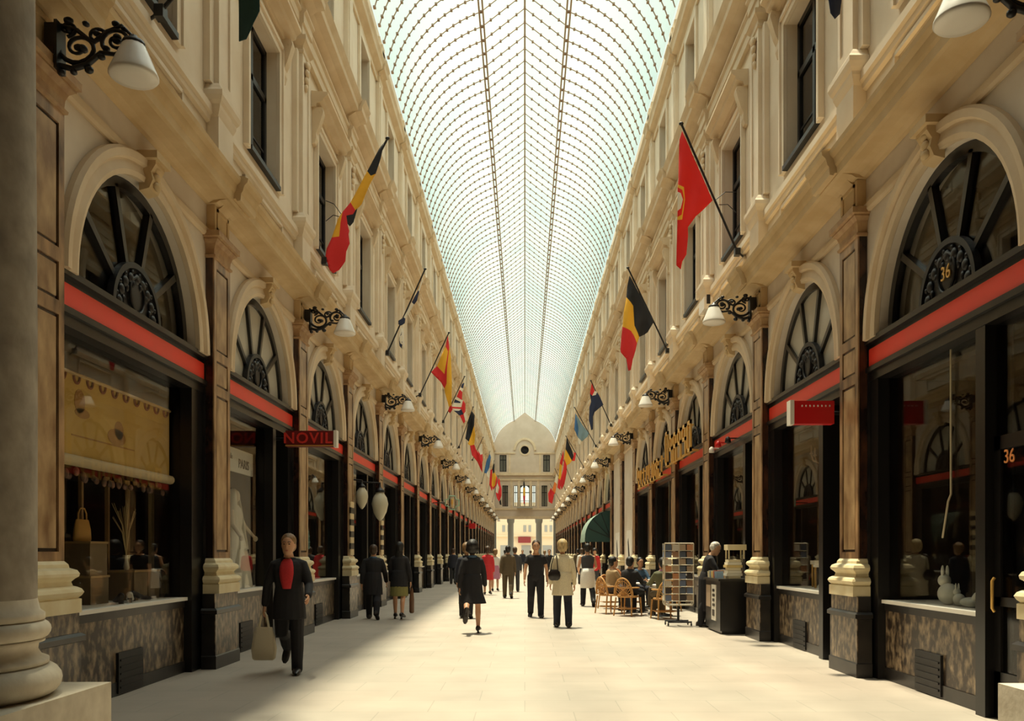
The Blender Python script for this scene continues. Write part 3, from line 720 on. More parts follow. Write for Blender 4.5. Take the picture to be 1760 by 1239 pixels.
flag('flag','black, yellow and red flag twisted round its pole, nearest on the left wall', None, (558,448), (665,240),
     [('black',[(661,246),(652,257),(632,296),(638,304),(646,300),(655,272)]),('yellow',[(632,296),(603,349),(611,362),(622,352),(638,316),(646,300),(638,304)]),
      ('red',[(603,349),(590,366),(596,372),(607,369),(611,362)]),('black',[(611,362),(607,369),(596,372),(598,386),(602,390),(608,382),(615,357)]),
      ('red',[(590,366),(586,385),(584,408),(596,412),(601,398),(598,386),(596,372)]),('yellow',[(590,366),(582,378),(571,409),(584,408),(586,385)]),
      ('red',[(571,409),(562,428),(560,442),(567,465),(573,470),(583,464),(594,450),(596,434),(602,420),(600,404),(601,398),(596,412),(584,408)])], -1, .04,
     cord=[((588,370),(560,345)),((586,373),(560,380))])
flag('flag','white flag with a blue cross wrapped round a slanting pole on the left wall', None, (666,606), (730,464),
     [('white',[(728,474),(719,500),(721,502),(726,486)]),('navy',[(719,500),(708,520),(712,524),(717,518),(721,502)]),('white',[(708,520),(694,546),(697,548),(712,524)]),
      ('navy',[(694,546),(685,552),(685,558),(690,560),(696,556),(697,548)]),('white',[(690,560),(685,580),(692,602),(696,598),(694,570)]),('navy',[(691,571),(686,584),(687,595),(691,600),(693,585)])], -1, .02)
flag('flag','red and yellow flag with hanging folds on the left wall, before the crossed one', None, (722,678), (771,573),
     [('red',[(768,584),(766,596),(770,604),(772,596),(770,578)]),('yellow',[(766,596),(751,629),(764,643),(768,620),(770,604)]),
      ('red',[(751,629),(741,640),(758,657),(764,668),(768,660),(764,643)]),('red',[(764,643),(768,660),(769,630),(772,596),(770,604),(768,620)]),
      ('yellow',[(772,596),(769,630),(768,660),(764,668),(765,676),(772,700),(776,696),(777,660),(775,612)]),('red',[(772,700),(770,706),(773,710),(778,704),(776,696)])], -1, .05)
flag('flag','dark blue flag with red and white crossed bars on the left wall', None, (762,724), (798,648),
     [('navy',[(794,660),(792,666),(796,668),(798,658)]),('white',[(792,666),(790,670),(795,674),(796,668)]),('red',[(790,670),(785,682),(794,688),(795,674)]),('white',[(785,682),(782,686),(792,691),(794,688)]),
      ('navy',[(782,686),(780,692),(791,693),(792,691)]),('white',[(780,692),(777,699),(793,700),(796,688),(794,688),(792,691),(791,693)]),('red',[(777,699),(777,702),(793,703),(793,700)]),
      ('red',[(796,688),(793,700),(793,703),(797,712),(800,708),(800,694)]),('white',[(777,702),(780,706),(789,706),(793,703)]),('navy',[(780,706),(790,714),(797,712),(793,703),(789,706)]),
      ('red',[(790,714),(797,728),(800,724),(797,712)]),('white',[(797,712),(800,724),(803,722),(800,708)])], -1, .03)
flag('flag','black, yellow and red flag hanging long behind the crossed one on the left wall', None, (789,768), (813,700),
     [('black',[(811,706),(805,722),(800,754),(806,759),(815,732),(816,714)]),('yellow',[(806,759),(804,763),(808,766),(815,764),(817,748),(815,732)]),
      ('red',[(808,766),(811,782),(820,793),(826,806),(829,812),(829,798),(824,781),(818,772),(815,764)])], -1, .06)
flag('flag','white and red flag half hidden behind a long one on the left wall', None, (812,790), (830,752),
     [('white',[(827,762),(822,774),(826,782),(829,780),(829,764)]),('red',[(822,774),(824,790),(828,800),(830,790),(829,780),(826,782)])], -1, .05)
flag('flag','blue and white flag on the left wall, beyond the white and red one', None, (828,830), (842,776),
     [('blue',[(842,780),(836,792),(832,812),(836,814),(841,804),(844,786)]),('white',[(836,814),(838,820),(841,822),(842,806),(841,804)])], -1, .05)
flag('flag','red, yellow and black flag far along the left wall', None, (838,850), (849,792),
     [('black',[(849,796),(846,806),(848,814),(850,812),(850,798)]),('red',[(843,808),(841,832),(845,844),(847,838),(845,834),(846,814),(846,806)]),('yellow',[(846,814),(845,834),(847,838),(851,834),(853,818),(850,812),(848,814)]),
      ('red',[(853,818),(851,834),(847,838),(848,842),(854,832),(855,822)])], -1, .06)
flag('flag','red and white flag farthest along the left wall', None, (846,862), (857,818),
     [('red',[(857,822),(855,830),(858,838),(860,832),(859,824)]),('white',[(855,830),(852,838),(852,846),(856,848),(858,838)]),('red',[(858,838),(856,848),(852,846),(854,856),(858,862),(862,852),(862,840),(860,832)]),('black',[(858,862),(859,867),(862,868),(861,858)])], -1, .06)
flag('flag','bright red flag with a pale emblem on a long pole, nearest on the right wall', None, (1267,432), (1172,215),
     [('brightred',[(1172,226),(1168,240),(1165,310),(1164,321),(1174,324),(1176,345),(1171,380),(1163,381),(1163,455),(1170,463),(1172,450),(1178,440),(1181,408),(1181,393),(1196,372),(1224,346)]),
      ('yellow',[(1164,321),(1163,326),(1171,330),(1174,344),(1170,372),(1163,376),(1163,381),(1171,380),(1176,345),(1174,324)]),
      ('brightred',[(1163,326),(1163,334),(1168,336),(1172,346),(1168,362),(1163,366),(1163,376),(1170,372),(1174,344),(1171,330)]),
      ('white',[(1163,334),(1163,366),(1168,362),(1172,346),(1168,336)])], 1, .05, cord=[((1228,345),(1265,330)),((1236,352),(1265,365))])
flag('flag','black, yellow and red flag hanging open on the right wall', None, (1147,602), (1080,462),
     [('black',[(1082,474),(1078,492),(1076,512),(1088,526),(1090,560),(1098,580),(1113,571),(1121,558),(1124,553)]),('yellow',[(1076,512),(1072,536),(1070,562),(1084,570),(1089,578),(1094,592),(1098,580),(1090,560),(1088,526)]),
      ('red',[(1070,562),(1066,600),(1067,606),(1077,616),(1080,637),(1084,636),(1087,618),(1091,605),(1094,592),(1089,578),(1084,570)])], 1, .06)
flag('flag','dark blue starred flag with a red corner on the right wall', None, (1050,730), (1016,655),
     [('red',[(1017,659),(1014,676),(1018,680),(1022,672)]),('white',[(1022,672),(1018,680),(1024,679),(1026,674)]),('navy',[(1014,676),(1016,690),(1013,700),(1022,708),(1028,703),(1037,696),(1031,682),(1026,674),(1024,679),(1018,680)]),
      ('navy',[(1013,700),(1012,722),(1016,740),(1019,738),(1019,716),(1022,708)])], 1, .05)
flag('flag','pale blue flag on the right wall, beyond the dark blue one', None, (1024,766), (988,701),
     [('blue',[(989,710),(987,738),(993,752),(994,736)]),('sky',[(989,710),(994,736),(993,752),(1000,759),(1010,750),(1012,745),(1001,730)]),('white',[(993,752),(994,764),(998,764),(1000,759)])], 1, .05)
flag('flag','black, yellow and red flag far along the right wall', None, (1003,802), (973,750),
     [('black',[(974,752),(972,772),(983,792),(986,784),(983,774)]),('yellow',[(972,772),(970,788),(974,800),(979,797),(983,792)]),('red',[(970,788),(968,806),(962,828),(965,842),(970,832),(974,812),(974,800)]),('red',[(983,792),(988,792),(990,779),(986,777),(986,784)])], 1, .06)
flag('flag','red and yellow flag far along the right wall, beside the far lamps', None, (982,826), (964,780),
     [('red',[(968,774),(966,782),(962,796),(966,800),(969,786)]),('yellow',[(962,796),(960,822),(964,826),(966,800)]),('red',[(960,822),(958,838),(963,842),(964,826)])], 1, .05)
flag('flag','orange and white flag far along the right wall', None, (972,842), (954,806),
     [('white',[(956,814),(953,828),(957,832),(959,820)]),('orange',[(953,828),(949,842),(954,848),(957,832)]),('red',[(949,842),(950,852),(954,848)])], 1, .05)
flag('flag','red flag farthest along the right wall', None, (962,860), (946,832),
     [('red',[(947,838),(942,848),(943,862),(949,866),(952,852)])], 1, .05)
R = flag('flag','narrow flag hanging limp over the balcony of the end facade', YEND-.4, (901,871), (901,824),
     [('black',[(899.6,828),(899.2,838),(902.6,838),(901.6,828)]),('yellow',[(899.2,838),(899,852),(902.8,852),(902.6,838)]),('red',[(899,852),(900,866),(902,866),(902.8,852)])], 1, .02)
for c in kids(R):
    if c.name.startswith('socket'): bpy.data.objects.remove(c)
# ================================================================ signs
def sign_box(name, label, sg, Y, x0, x1, z0, z1, mt, endmt):
    o = (sg*x1, Y, z0); R = empty(name, o); tag(R, label, 'sign')
    b = MB(o); b.ubox(sg, x0, x1, Y-.07, Y+.07, z0, z1); b.build('box', mt, R)
    e = MB(o); e.ubox(sg, x0-.05, x0, Y-.075, Y+.075, z0-.01, z1+.01); e.build('end_panel', endmt, R)
    a = MB(o); a.tube([(sg*x1, Y, (z0+z1)/2),(sg*4.2, Y, (z0+z1)/2)], .025, 6); a.build('arm', M['iron'], R)
    return R, o
R, o = sign_box('projecting_sign','red box sign with a row of small dots projecting from the right wall', 1, 10.78, 3.42, 3.93, 3.11, 3.40, M['redsign'], M['white'])
for i in range(8):
    q = MB(o); q.ell((3.52+.05*i, 10.705, 3.335), (.010,.006,.014), 6, 5); q.build('letter_dot', M['white'], R)
R, o = sign_box('projecting_sign','dark red box sign with NOVIL lettering projecting from the left wall', -1, 14.1, 3.18, 3.98, 3.24, 3.50, mat('sign_maroon', (.16,.012,.012), .4), M['white'])
lettering('NOVIL', .25, .012, mat('letter_red', (.66,.04,.03), .4), R, (.37, -.075, .13), (PI/2, 0, 0), 1.15, .004)
q = MB(o); q.box(-3.98, -3.18, 14.02, 14.03, 3.245, 3.262); q.build('lower_strip', M['gold'], R)
# paris sign inside the second left window
o = (-4.40, 12.95, 2.86); p = MB(o); p.box(-4.43, -4.40, 12.2, 13.65, 2.70, 3.06); S = p.build('shop_sign', mat('sign_pale', (.62,.62,.58), .6)); tag(S, 'pale PARIS sign board in the bridal shop window', 'sign')
lettering('PARIS', .20, .004, M['iron'], S, (.003, .25, -.02), (PI/2, 0, PI/2))
lettering('de', .12, .004, mat('letter_grey', (.25,.25,.25), .6), S, (.003, -.32, .06), (PI/2, 0, PI/2))
# green octagonal cross sign
Y = 37.5; c0 = at(777, 864, Y); R = empty('projecting_sign', (-3.85, Y, c0.z)); tag(R, 'green outlined cross sign with a gold emblem projecting from the left wall', 'sign'); o = Vector((-3.85, Y, c0.z))
g = MB(o); pts = []
for (x, z) in ((-.14,.30),(.14,.30),(.14,.2),(.2,.14),(.30,.14),(.30,-.14),(.2,-.14),(.14,-.2),(.14,-.30),(-.14,-.30),(-.14,-.2),(-.2,-.14),(-.30,-.14),(-.30,.14),(-.2,.14),(-.14,.2),(-.14,.30)): pts.append((c0.x+x, Y, c0.z+z))
g.tube(pts, .03, 6); g.build('outline', mat('green_enamel', (.32,.50,.36), .4), R)
g = MB(o); g.ell((c0.x, Y, c0.z+.02), (.06,.03,.13), 10, 8); g.ell((c0.x,Y,c0.z+.13),(.07,.03,.04),8,6); g.box(c0.x-.02,c0.x+.02,Y-.02,Y+.02,c0.z-.2,c0.z+.1); g.build('emblem', M['gold'], R)
g = MB(o); g.tube([(c0.x-.30,Y,c0.z),(-4.1,Y,c0.z)], .02, 6); g.build('arm', M['iron'], R)
# small red sign farther along the left
Y = 58; c0 = at(811, 904, Y); R = MB((-4.0,Y,c0.z)); R.box(c0.x-.2,c0.x+.25,Y-.05,Y+.05,c0.z-.18,c0.z+.18); R.box(-4.1,c0.x,Y-.02,Y+.02,c0.z-.02,c0.z+.02)
tag(R.build('projecting_sign', M['redsign']), 'small plain red sign far along the left wall', 'sign')
# gilt letter rows over two right shopfronts (shapes only: the words cannot be read)
def gilt(label, k, z0, h, n, ya, yb2, seed):
    o = (3.80, (ya+yb2)/2, z0); R = empty('gilt_sign', o); tag(R, label, 'sign', None); rnd = random.Random(seed)
    for i in range(n):
        y = yb2-(yb2-ya)*(i+.5)/n; w2 = (yb2-ya)/n*.36; q = MB(o); hh = h*(1.0 if i not in (0,) else 1.25)
        q.box(3.78, 3.82, y-w2, y-w2+.09, z0, z0+hh)
        t = rnd.random()
        if t < .75: q.box(3.78, 3.82, y+w2-.09, y+w2, z0+(0 if t < .5 else h*.45), z0+hh)
        for zz in ([0, hh-.09] if t < .35 else [h*.45, hh-.09] if t < .7 else [0]): q.box(3.78, 3.82, y-w2, y+w2, z0+zz, z0+zz+.09)
        q.build('letter', M['gold'], R)
    q = MB(o); q.box(3.82, 3.845, ya, yb2, z0-.02, z0+.04); q.box(3.82, 3.845, ya, yb2, z0+h*.8, z0+h*.8+.03)
    for i in range(5): q.box(3.82, 3.955, ya+(yb2-ya)*i/4-.02, ya+(yb2-ya)*i/4+.02, z0-.02, z0+.03)
    q.build('rail', M['gold'], R)
gilt('tall gilded letter row above the fourth right shopfront', 3, 3.80, .72, 6, 19.2, 22.9, 3)
gilt('lower gilded letter row above the fifth right shopfront', 4, 3.62, .55, 9, 23.3, 28.6, 5)
# green barrel awning on the right
Y0, Y1 = 39.5, 42.5; o = (4.05, Y0, 2.1); R = empty('awning', o); tag(R, 'dark green barrel awning with pale stripes on the right wall', 'awning')
N = 10; pr = [(4.03-1.22*sin(PI/2*i/N), 2.15+1.30*cos(PI/2*i/N)) for i in range(N+1)]
M['awn'] = mat('awning_green', (.010,.045,.040), .7); M['awnp'] = mat('awning_pale', (.42,.52,.42), .7)
a = MB(o); nS = 7
for j in range(nS):
    a.mi = j % 2; ya, yb2 = Y0+(Y1-Y0)*j/nS, Y0+(Y1-Y0)*(j+1)/nS
    a.loft([[(u, ya, z),(u, yb2, z),(u*1.0+.012, yb2, z-.012),(u+.012, ya, z-.012)] for u, z in pr], smooth=False)
    a.box(2.80, 2.82, ya, yb2, 1.98, 2.16)
a.build('cover', [M['awnp'], mat('awning_mid', (.16,.27,.22), .7)], R)
a = MB(o); a.prism([(u, Y0-.005, z) for u, z in pr]+[(4.03, Y0-.005, 2.15)], (0,-.015,0)); a.box(2.81, 4.03, Y0-.02, Y0-.005, 1.98, 2.15); a.build('end_cloth', M['awn'], R)
a = MB(o)
for t in (.25,.5,.75): a.tube([(4.02, Y0-.03, 2.16),(4.03-1.2*sin(PI/2*t), Y0-.03, 2.15+1.28*cos(PI/2*t))], .015, 5)
a.build('hoop', M['iron'], R)
# small white notice box on the right cornice
o = at(1170, 572, 17.0); p = MB((3.62,17.0,o.z)); p.box(3.55,3.72,16.7,17.2,6.30,6.54)
T = p.build('floodlight', M['white']); tag(T, 'small white box light sitting on the right cornice', 'light')
p = MB((3.62,17.0,o.z)); p.box(3.60,3.67,16.685,16.70,6.40,6.58); p.build('lens', M['iron'], T)
# ================================================================ goods in the shop windows
def simple(name, mb, m, label, cat, group=None): return tag(mb.build(name, m), label, cat, group)
# blind of the first left shop
M['blind'] = mat('blind_ochre', (.62,.40,.10), .8, (.50,.30,.07), 1.4, 6)
YC = YL[0]+BAY/2; ya, yb2 = 7.55, 10.33; o = (-4.32, YC, 2.3); R = empty('window_blind', o); tag(R, 'ochre cloth blind with a scalloped edge in the first left shop window', 'blind')
p = MB(o); p.prism([(-4.36, ya, 2.38),(-4.36, yb2, 2.38),(-4.36, yb2, 3.22),(-4.36, ya, 3.22)], (.006,0,0)); p.build('cloth', M['blind'], R)
p = MB(o); p.tube([(-4.34, ya, 2.36),(-4.34, yb2, 2.36)], .055, 10); p.build('roller', mat('blind_pale', (.62,.50,.32), .7), R)
p = MB(o); n = 11
for i in range(n):
    y = ya+(yb2-ya)*(i+.5)/n; r = .055
    p.tube([(-4.345, y+r*cos(PI*j/8), 3.18-r*sin(PI*j/8)*1.2) for j in range(9)], .014, 5)
p.build('scallop', mat('trim_red_brown', (.22,.05,.03), .7), R)
p = MB(o); p.tube([(-4.345, ya, 3.20),(-4.345, yb2, 3.20)], .018, 6); p.build('rod', mat('brass_dull', (.42,.28,.12), .4), R)
p = MB(o)
for (y, z, ry, rz) in ((8.25,2.95,.10,.12),(8.3,2.84,.14,.05),(9.0,2.70,.20,.09),(9.05,2.78,.10,.10)): p.prism([(-4.354, y+ry*cos(2*PI*i/14), z+rz*sin(2*PI*i/14)) for i in range(14)], (.003,0,0))
p.box(-4.354, -4.350, 8.1, 9.4, 2.60, 2.615); p.build('printed_motif', mat('motif_brown', (.38,.19,.05), .8), R)
# display cubes, handbags, shoes, dried grass
M['bag'] = mat('leather_tan', (.62,.34,.09), .5); M['box'] = mat('box_brown', (.22,.15,.08), .7); M['leather'] = mat('leather_black', (.02,.012,.012), .35)
def cube(y, x, w2, z0, z1, label):
    p = MB((x,y,z0)); p.box(x-w2, x+w2, y-w2, y+w2, z0, z1); R = p.build('display_box', M['box']); tag(R, label, 'display box')
    q = MB((x,y,z0)); q.box(x-w2-.01, x+w2+.01, y-w2-.01, y+w2+.01, z1-.02, z1+.003); q.build('rim', mat('box_rim', (.42,.27,.12), .6) if 'box_rim' not in bpy.data.materials else bpy.data.materials['box_rim'], R)
ZD = .927
cube(8.95, -4.70, .19, ZD, ZD+.30, 'lower brown display box at the left of the first left window')
cube(8.95, -4.70, .18, ZD+.305, ZD+.66, 'upper brown display box, stacked under the tan handbag')
cube(9.78, -4.62, .17, ZD, ZD+.34, 'brown display box under the dried grass, in the first left window')
cube(10.12, -4.60, .15, ZD, ZD+.34, 'brown display box to the right of the one with dried grass')
def handbag(x, y, z, m, label, s=1.0):
    o = (x,y,z); R = empty('handbag', o); tag(R, label, 'handbag')
    b = MB(o); b.loft([[(x+.055*s*kx*c2, y+.15*s*ky*s2, z+h*s) for c2, s2 in [(cos(2*PI*i/14), sin(2*PI*i/14)) for i in range(14)]] for h, kx, ky in ((0,.9,.9),(.02,1,1),(.12,.9,.95),(.20,.5,.85),(.22,.2,.8))]); b.build('body', m, R)
    h = MB(o); h.tube([(x, y-.08*s, z+.20*s),(x, y-.08*s, z+.28*s),(x, y-.04*s, z+.33*s),(x, y+.04*s, z+.33*s),(x, y+.08*s, z+.28*s),(x, y+.08*s, z+.20*s)], .010*s, 6); h.build('handle', m, R)
    return R
handbag(-4.68, 8.92, ZD+.665, M['bag'], 'tan handbag standing on the stacked boxes in the first left window', 1.05)
handbag(-4.52, 10.42, ZD, M['leather'], 'small black handbag on the sill of the first left window', .95)
o = (-4.62, 9.78, ZD+.345); R = empty('dried_grass', o); tag(R, 'spray of dried grass in a slim vase on a display box', 'dried grass')
p = MB(o); p.lathe([(.025,0),(.035,.03),(.02,.10),(.016,.16),(.02,.17)], o, 10); p.build('vase', M['white'], R)
p = MB(o); rnd = random.Random(4)
for i in range(34):
    a, sp_ = rnd.random()*2*PI, rnd.random(); dx, dy = .12*sp_*cos(a), .32*sp_*sin(a); hh = .55+.2*rnd.random()
    p.tube([(o[0], o[1], o[2]+.15),(o[0]+dx*.3, o[1]+dy*.3, o[2]+.15+hh*.5),(o[0]+dx, o[1]+dy, o[2]+.15+hh*(1-.2*sp_))], [.004,.005,.003], 4)
p.build('stalks', mat('straw', (.55,.42,.22), .8), R)
def shoe(x, y, m, label, rz=0.0):
    o = (x,y,ZD); R = empty('shoe', o, rz); tag(R, label, 'shoe')
    b = MB(); b.loft([[(kx*cos(2*PI*i/12), yy, max(0,h*(.5+.5*sin(2*PI*i/12)))+.005+lift) for i in range(12)] for yy, kx, h, lift in ((-.13,.025,.05,.045),(-.11,.034,.07,.045),(-.05,.034,.07,.025),(.03,.040,.05,.003),(.09,.038,.045,0),(.125,.02,.03,0))]); b.build('upper', m, R)
    b = MB(); b.box(-.022,.022,-.125,-.085,0,.05); b.build('heel', M['leather'], R)
shoe(-4.36, 9.05, M['leather'], 'black shoe lying at the front of the first left window sill', .7)
shoe(-4.36, 9.32, M['white'], 'white shoe beside the black one on the first left window sill', .4)
shoe(-4.38, 9.62, M['leather'], 'black shoe in front of the right-hand display box', -.5)
for i, (y, x) in enumerate(((9.35,-4.92),(9.80,-4.85),(10.30,-4.85),(10.66,-4.72))):
    p = MB((x,y,ZD)); p.box(x-.02, x+.02, y-.02-(.02 if i==3 else 0), y+.02+(.02 if i==3 else 0), ZD, 2.35)
    simple('display_post', p, mat('post_tan%d' % i, (.40,.24,.11) if i < 3 else (.55,.42,.24), .6), 'slim upright post at the back of the first left window, %s from the left' % ORD[i], 'display post', 'posts behind the first left window')
p = MB((-4.4,9,2.2)); rnd = random.Random(9)
for i in range(26):
    y = 7.7+2.7*i/26; p.ell((-4.45+.05*rnd.random(), y, 2.20+.08*rnd.random()), (.02,.05,.03+.03*rnd.random()), 6, 5)
tag(p.build('garland', mat('garland', (.30,.16,.12), .7, (.04,.03,.03), 9)), 'dark hanging garland below the ochre blind', 'garland', kind='stuff')
# bridal mannequin
Yb = 13.05; o = (-4.60, 13.38, ZD); R = empty('mannequin', o); tag(R, 'mannequin in a long white bridal dress with a veil, second left window', 'mannequin')
M['satin'] = mat('satin_white', (.80,.77,.66), .5)
p = MB(); X0 = 0
p.loft([[(kx*cos(2*PI*i/20), ky*sin(2*PI*i/20), z) for i in range(20)] for z, kx, ky in ((0,.27,.32),(.3,.23,.28),(.62,.185,.22),(.84,.13,.155),(.93,.10,.12),(1.02,.115,.145),(1.15,.12,.17),(1.24,.09,.15),(1.30,.05,.06))]); p.build('dress', M['satin'], R)
p = MB(); p.lathe([(.04,1.28),(.042,1.34)], (0,0,0), 12); p.ell((0,0,1.44), (.085,.075,.11), 14, 10)
for s in (-1, 1): p.tube([(0,s*.15,1.2),(.06,s*.27,.98),(.2,s*.33,.80)], [.045,.036,.025], 8); p.ell((.22,s*.34,.77),(.04,.025,.045),8,6)
p.build('figure', mat('mannequin_skin', (.70,.60,.47), .5), R)
p = MB(); p.loft([[(-.02+kx*cos(PI*.25+PI*1.5*i/18), ky*sin(PI*.25+PI*1.5*i/18), z) for i in range(19)] for z, kx, ky in ((1.56,.03,.03),(1.52,.09,.09),(1.42,.11,.11),(1.2,.15,.17),(.9,.20,.22),(.6,.25,.27))], cap=False, closed=False)
vl = p.build('veil', M['satin'], R); mm = vl.modifiers.new('s','SOLIDIFY'); mm.thickness = .006
# teal hanging board, pale round lamp in the third left window
p = MB((-4.55,17.2,1.9)); p.loft([[(-4.55+.03*cos(2*PI*i/16)*k, 17.5+ky*sin(2*PI*i/16), z) for i in range(16)] for z, ky, k in ((1.55,.30,1),(1.60,.34,1),(1.85,.30,1),(2.0,.20,1),(2.06,.10,1))])
S = simple('hanging_board', p, mat('teal_board', (.05,.28,.30), .5), 'teal shop board hanging in the third left window', 'board')
p = MB((-4.55,17.2,1.9)); p.box(-4.515,-4.51,17.3,17.7,1.80,1.83); p.box(-4.515,-4.51,17.28,17.72,1.68,1.71); p.box(-4.515,-4.51,17.35,17.65,1.90,1.925); p.build('letter_line', mat('teal_pale', (.30,.50,.48), .6), S)
p = MB((-4.9,17.9,2.4)); p.box(-5.1,-5.05,16.4,18.9,2.35,3.35); simple('backdrop_board', p, mat('backdrop_buff', (.55,.45,.28), .8), 'buff upper panel behind the third left window', 'panel')
p = MB((-4.7,17.6,2.9)); p.ell((-4.75,17.5,2.92),(.10,.28,.09),12,8); p.tube([(-4.75,17.5,3.0),(-4.75,17.5,3.5)],.01,5); simple('ceiling_lamp', p, M['iron'], 'dark oval lamp hanging high in the third left window', 'lamp')
# pear lantern and striped posts on the left
def lantern(px, py, Y, label, s=1.0):
    c0 = at(px, py, Y); o = (c0.x, Y, c0.z); R = empty('lantern', o); tag(R, label, 'lantern')
    p = MB(); p.lathe([(.02,-.50*s),(.10*s,-.42*s),(.19*s,-.25*s),(.24*s,-.02*s),(.20*s,.16*s),(.12*s,.28*s),(.10*s,.32*s)], (0,0,0), 18); p.build('globe', mat('lantern_pale%d' % px, (.62,.58,.44), .4), R)
    p = MB(); p.lathe([(.12*s,.31*s),(.15*s,.34*s),(.10*s,.40*s),(.03,.46*s),(.02,.6*s)], (0,0,0), 14); p.tube([(0,0,.58*s),(-4.1-c0.x,0,.62*s)], .02, 6); p.build('bracket', M['iron'], R)
lantern(653, 865, 20.6, 'pale pear-shaped lantern hanging before the fourth left shopfront', .85)
lantern(622, 852, 19.9, 'smaller pale lantern near the fourth left shopfront, above the couple', .62)
M['bandc'] = mat('band_cream', (.66,.52,.30), .6)
for i, k in enumerate((3, 4)):
    Y = YL[k]; o = (-3.93, Y, 1.42); p = MB(o)
    for j in range(9):
        p.mi = j % 2; p.box(-3.962, -3.93, Y-.18, Y+.18, 1.42+.135*j, 1.42+.135*(j+1)-.001)
    tag(p.build('striped_panel', [M['bandc'], M['black']]), 'black and cream banded panel on the left pilaster, %s' % ('nearer one beside the third shopfront' if i == 0 else 'farther one behind the couple'), 'panel', 'banded panels on left pilasters')
# right shops: porcelain animals, cord, chairs
M['porc'] = mat('porcelain', (.80,.80,.72), .3)
def bunny(x, y, s, label):
    o = (x,y,ZD); R = empty('porcelain_figure', o); tag(R, label, 'figurine')
    p = MB(o); p.ell((x,y,ZD+.09*s), (.08*s,.11*s,.09*s), 12, 9); p.ell((x,y+.07*s,ZD+.20*s), (.05*s,.06*s,.055*s), 10, 8); p.build('body', M['porc'], R)
    p = MB(o); p.ell((x-.02*s,y+.06*s,ZD+.27*s), (.014*s,.018*s,.06*s), 8, 6); p.ell((x+.02*s,y+.06*s,ZD+.27*s), (.014*s,.018*s,.06*s), 8, 6); p.build('ears', M['porc'], R)
bunny(4.45, 8.86, 1.25, 'tallest white porcelain animal in the first right window'); bunny(4.45, 8.64, .7, 'white porcelain animal in the middle of the first right window trio')
p = MB((4.45,8.42,ZD)); p.ell((4.45,8.42,ZD+.05), (.09,.13,.05), 12, 8); p.tube([(4.45,8.36,ZD+.06),(4.45,8.30,ZD+.13),(4.45,8.25,ZD+.15)], [.04,.03,.02], 8); simple('porcelain_figure', p, M['porc'], 'low white porcelain animal nearest in the first right window', 'figurine')
p = MB((4.22,8.36,2.3)); p.tube([(4.215,8.345,3.48),(4.215,8.345,2.05),(4.19,8.35,1.98),(4.19,8.46,1.62)], .011, 6); simple('blind_rod', p, mat('rod_buff', (.50,.42,.28), .5), 'pale blind rod hanging beside the first right window', 'rod')
p = MB((5.3,9,1)); p.box(5.25,5.3,8.5,9.9,.93,1.75); simple('backdrop_board', p, mat('backdrop_dim', (.13,.095,.05), .8), 'dim brown panel at the back of the first right window', 'panel')
for i, (y, z, cm) in enumerate(((17.6,3.62,'white'),(17.0,3.66,'redsign'),(16.2,3.64,'iron'))):
    p = MB((3.9,y,z)); p.tube([(4.08,y,z+.03),(3.92,y,z+.03)], .012, 6); p.lathe([(.02,.06),(.05,.03),(.062,-.05),(.05,-.06),(.01,-.04)], (3.9,y,z), 12)
    simple('spot_lamp', p, M[cm], '%s spot lamp on the red band of the third right shopfront' % ('white','red','black')[i], 'lamp')
lettering('36', .17, .004, mat('number_orange', (.85,.32,.10), .5), SHOP[('right',0)], (.072, -1.03, 2.30), (PI/2, 0, -PI/2))
for i, (y, x, s) in enumerate(((13.25,4.75,1.0),(12.75,4.6,.9))):
    o = (x, y, ZD); R = empty('gilt_chair', o); tag(R, 'small gilt chair with a pale seat in the second right window, %s' % ('farther one' if i == 0 else 'nearer one'), 'chair', 'gilt chairs in the second right window')
    for sx in (-1, 1):
        for sy in (-1, 1):
            p = MB(); p.tube([(sx*.17*s,sy*.17*s,0),(sx*.17*s,sy*.17*s,.36*s)], .018, 6); p.build('leg', M['gold'], R)
    p = MB(); p.box(-.2*s,.2*s,-.2*s,.2*s,.36*s,.42*s); p.build('seat', M['white'], R)
    p = MB(); p.tube([(.18*s,-.17*s,.4*s),(.2*s,-.16*s,.8*s),(.2*s,0,.88*s),(.2*s,.16*s,.8*s),(.18*s,.17*s,.4*s)], .02, 6); p.tube([(.19*s,-.15*s,.58*s),(.19*s,.15*s,.58*s)], .015, 6); p.build('backrest', M['gold'], R)
o = (4.66, 12.9, 2.9); R = empty('chandelier', o); tag(R, 'dark branched chandelier hanging in the second right window', 'chandelier')
p = MB(); p.lathe([(.015,.6),(.015,.1),(.05,.05),(.07,-.02),(.03,-.10),(.01,-.14)], (0,0,0), 12); p.build('stem', M['iron'], R)
for i in range(6):
    a = 2*PI*i/6; p = MB(); p.tube([(0,0,0),(.12*cos(a),.12*sin(a),-.08),(.25*cos(a),.25*sin(a),-.02),(.28*cos(a),.28*sin(a),.08)], .012, 6); p.lathe([(.03,0),(.02,.02),(.012,.03),(.012,.10),(.004,.13)], (.28*cos(a),.28*sin(a),.08), 8); p.build('branch', M['ironbrown'], R)
p = MB((5.2,12.9,2)); p.box(5.2,5.24,12.1,13.9,.93,3.3); simple('backdrop_board', p, mat('backdrop_rust', (.17,.085,.035), .8, (.30,.18,.08), 3), 'rust brown panel behind the gilt chairs in the second right window', 'panel')
o = (4.45,12.65,ZD); p = MB(o); rnd = random.Random(2)
for i in range(5): p.tube([(4.40+.03*i, 12.5+.09*i, ZD+.01),(4.42+.03*i, 12.55+.09*i, ZD+.06+.03*(i%2)),(4.40+.03*i, 12.62+.09*i, ZD+.03)], .022, 6)
simple('lace_cloth', p, M['porc'], 'crumpled white lace cloth on the sill of the second right window', 'cloth')
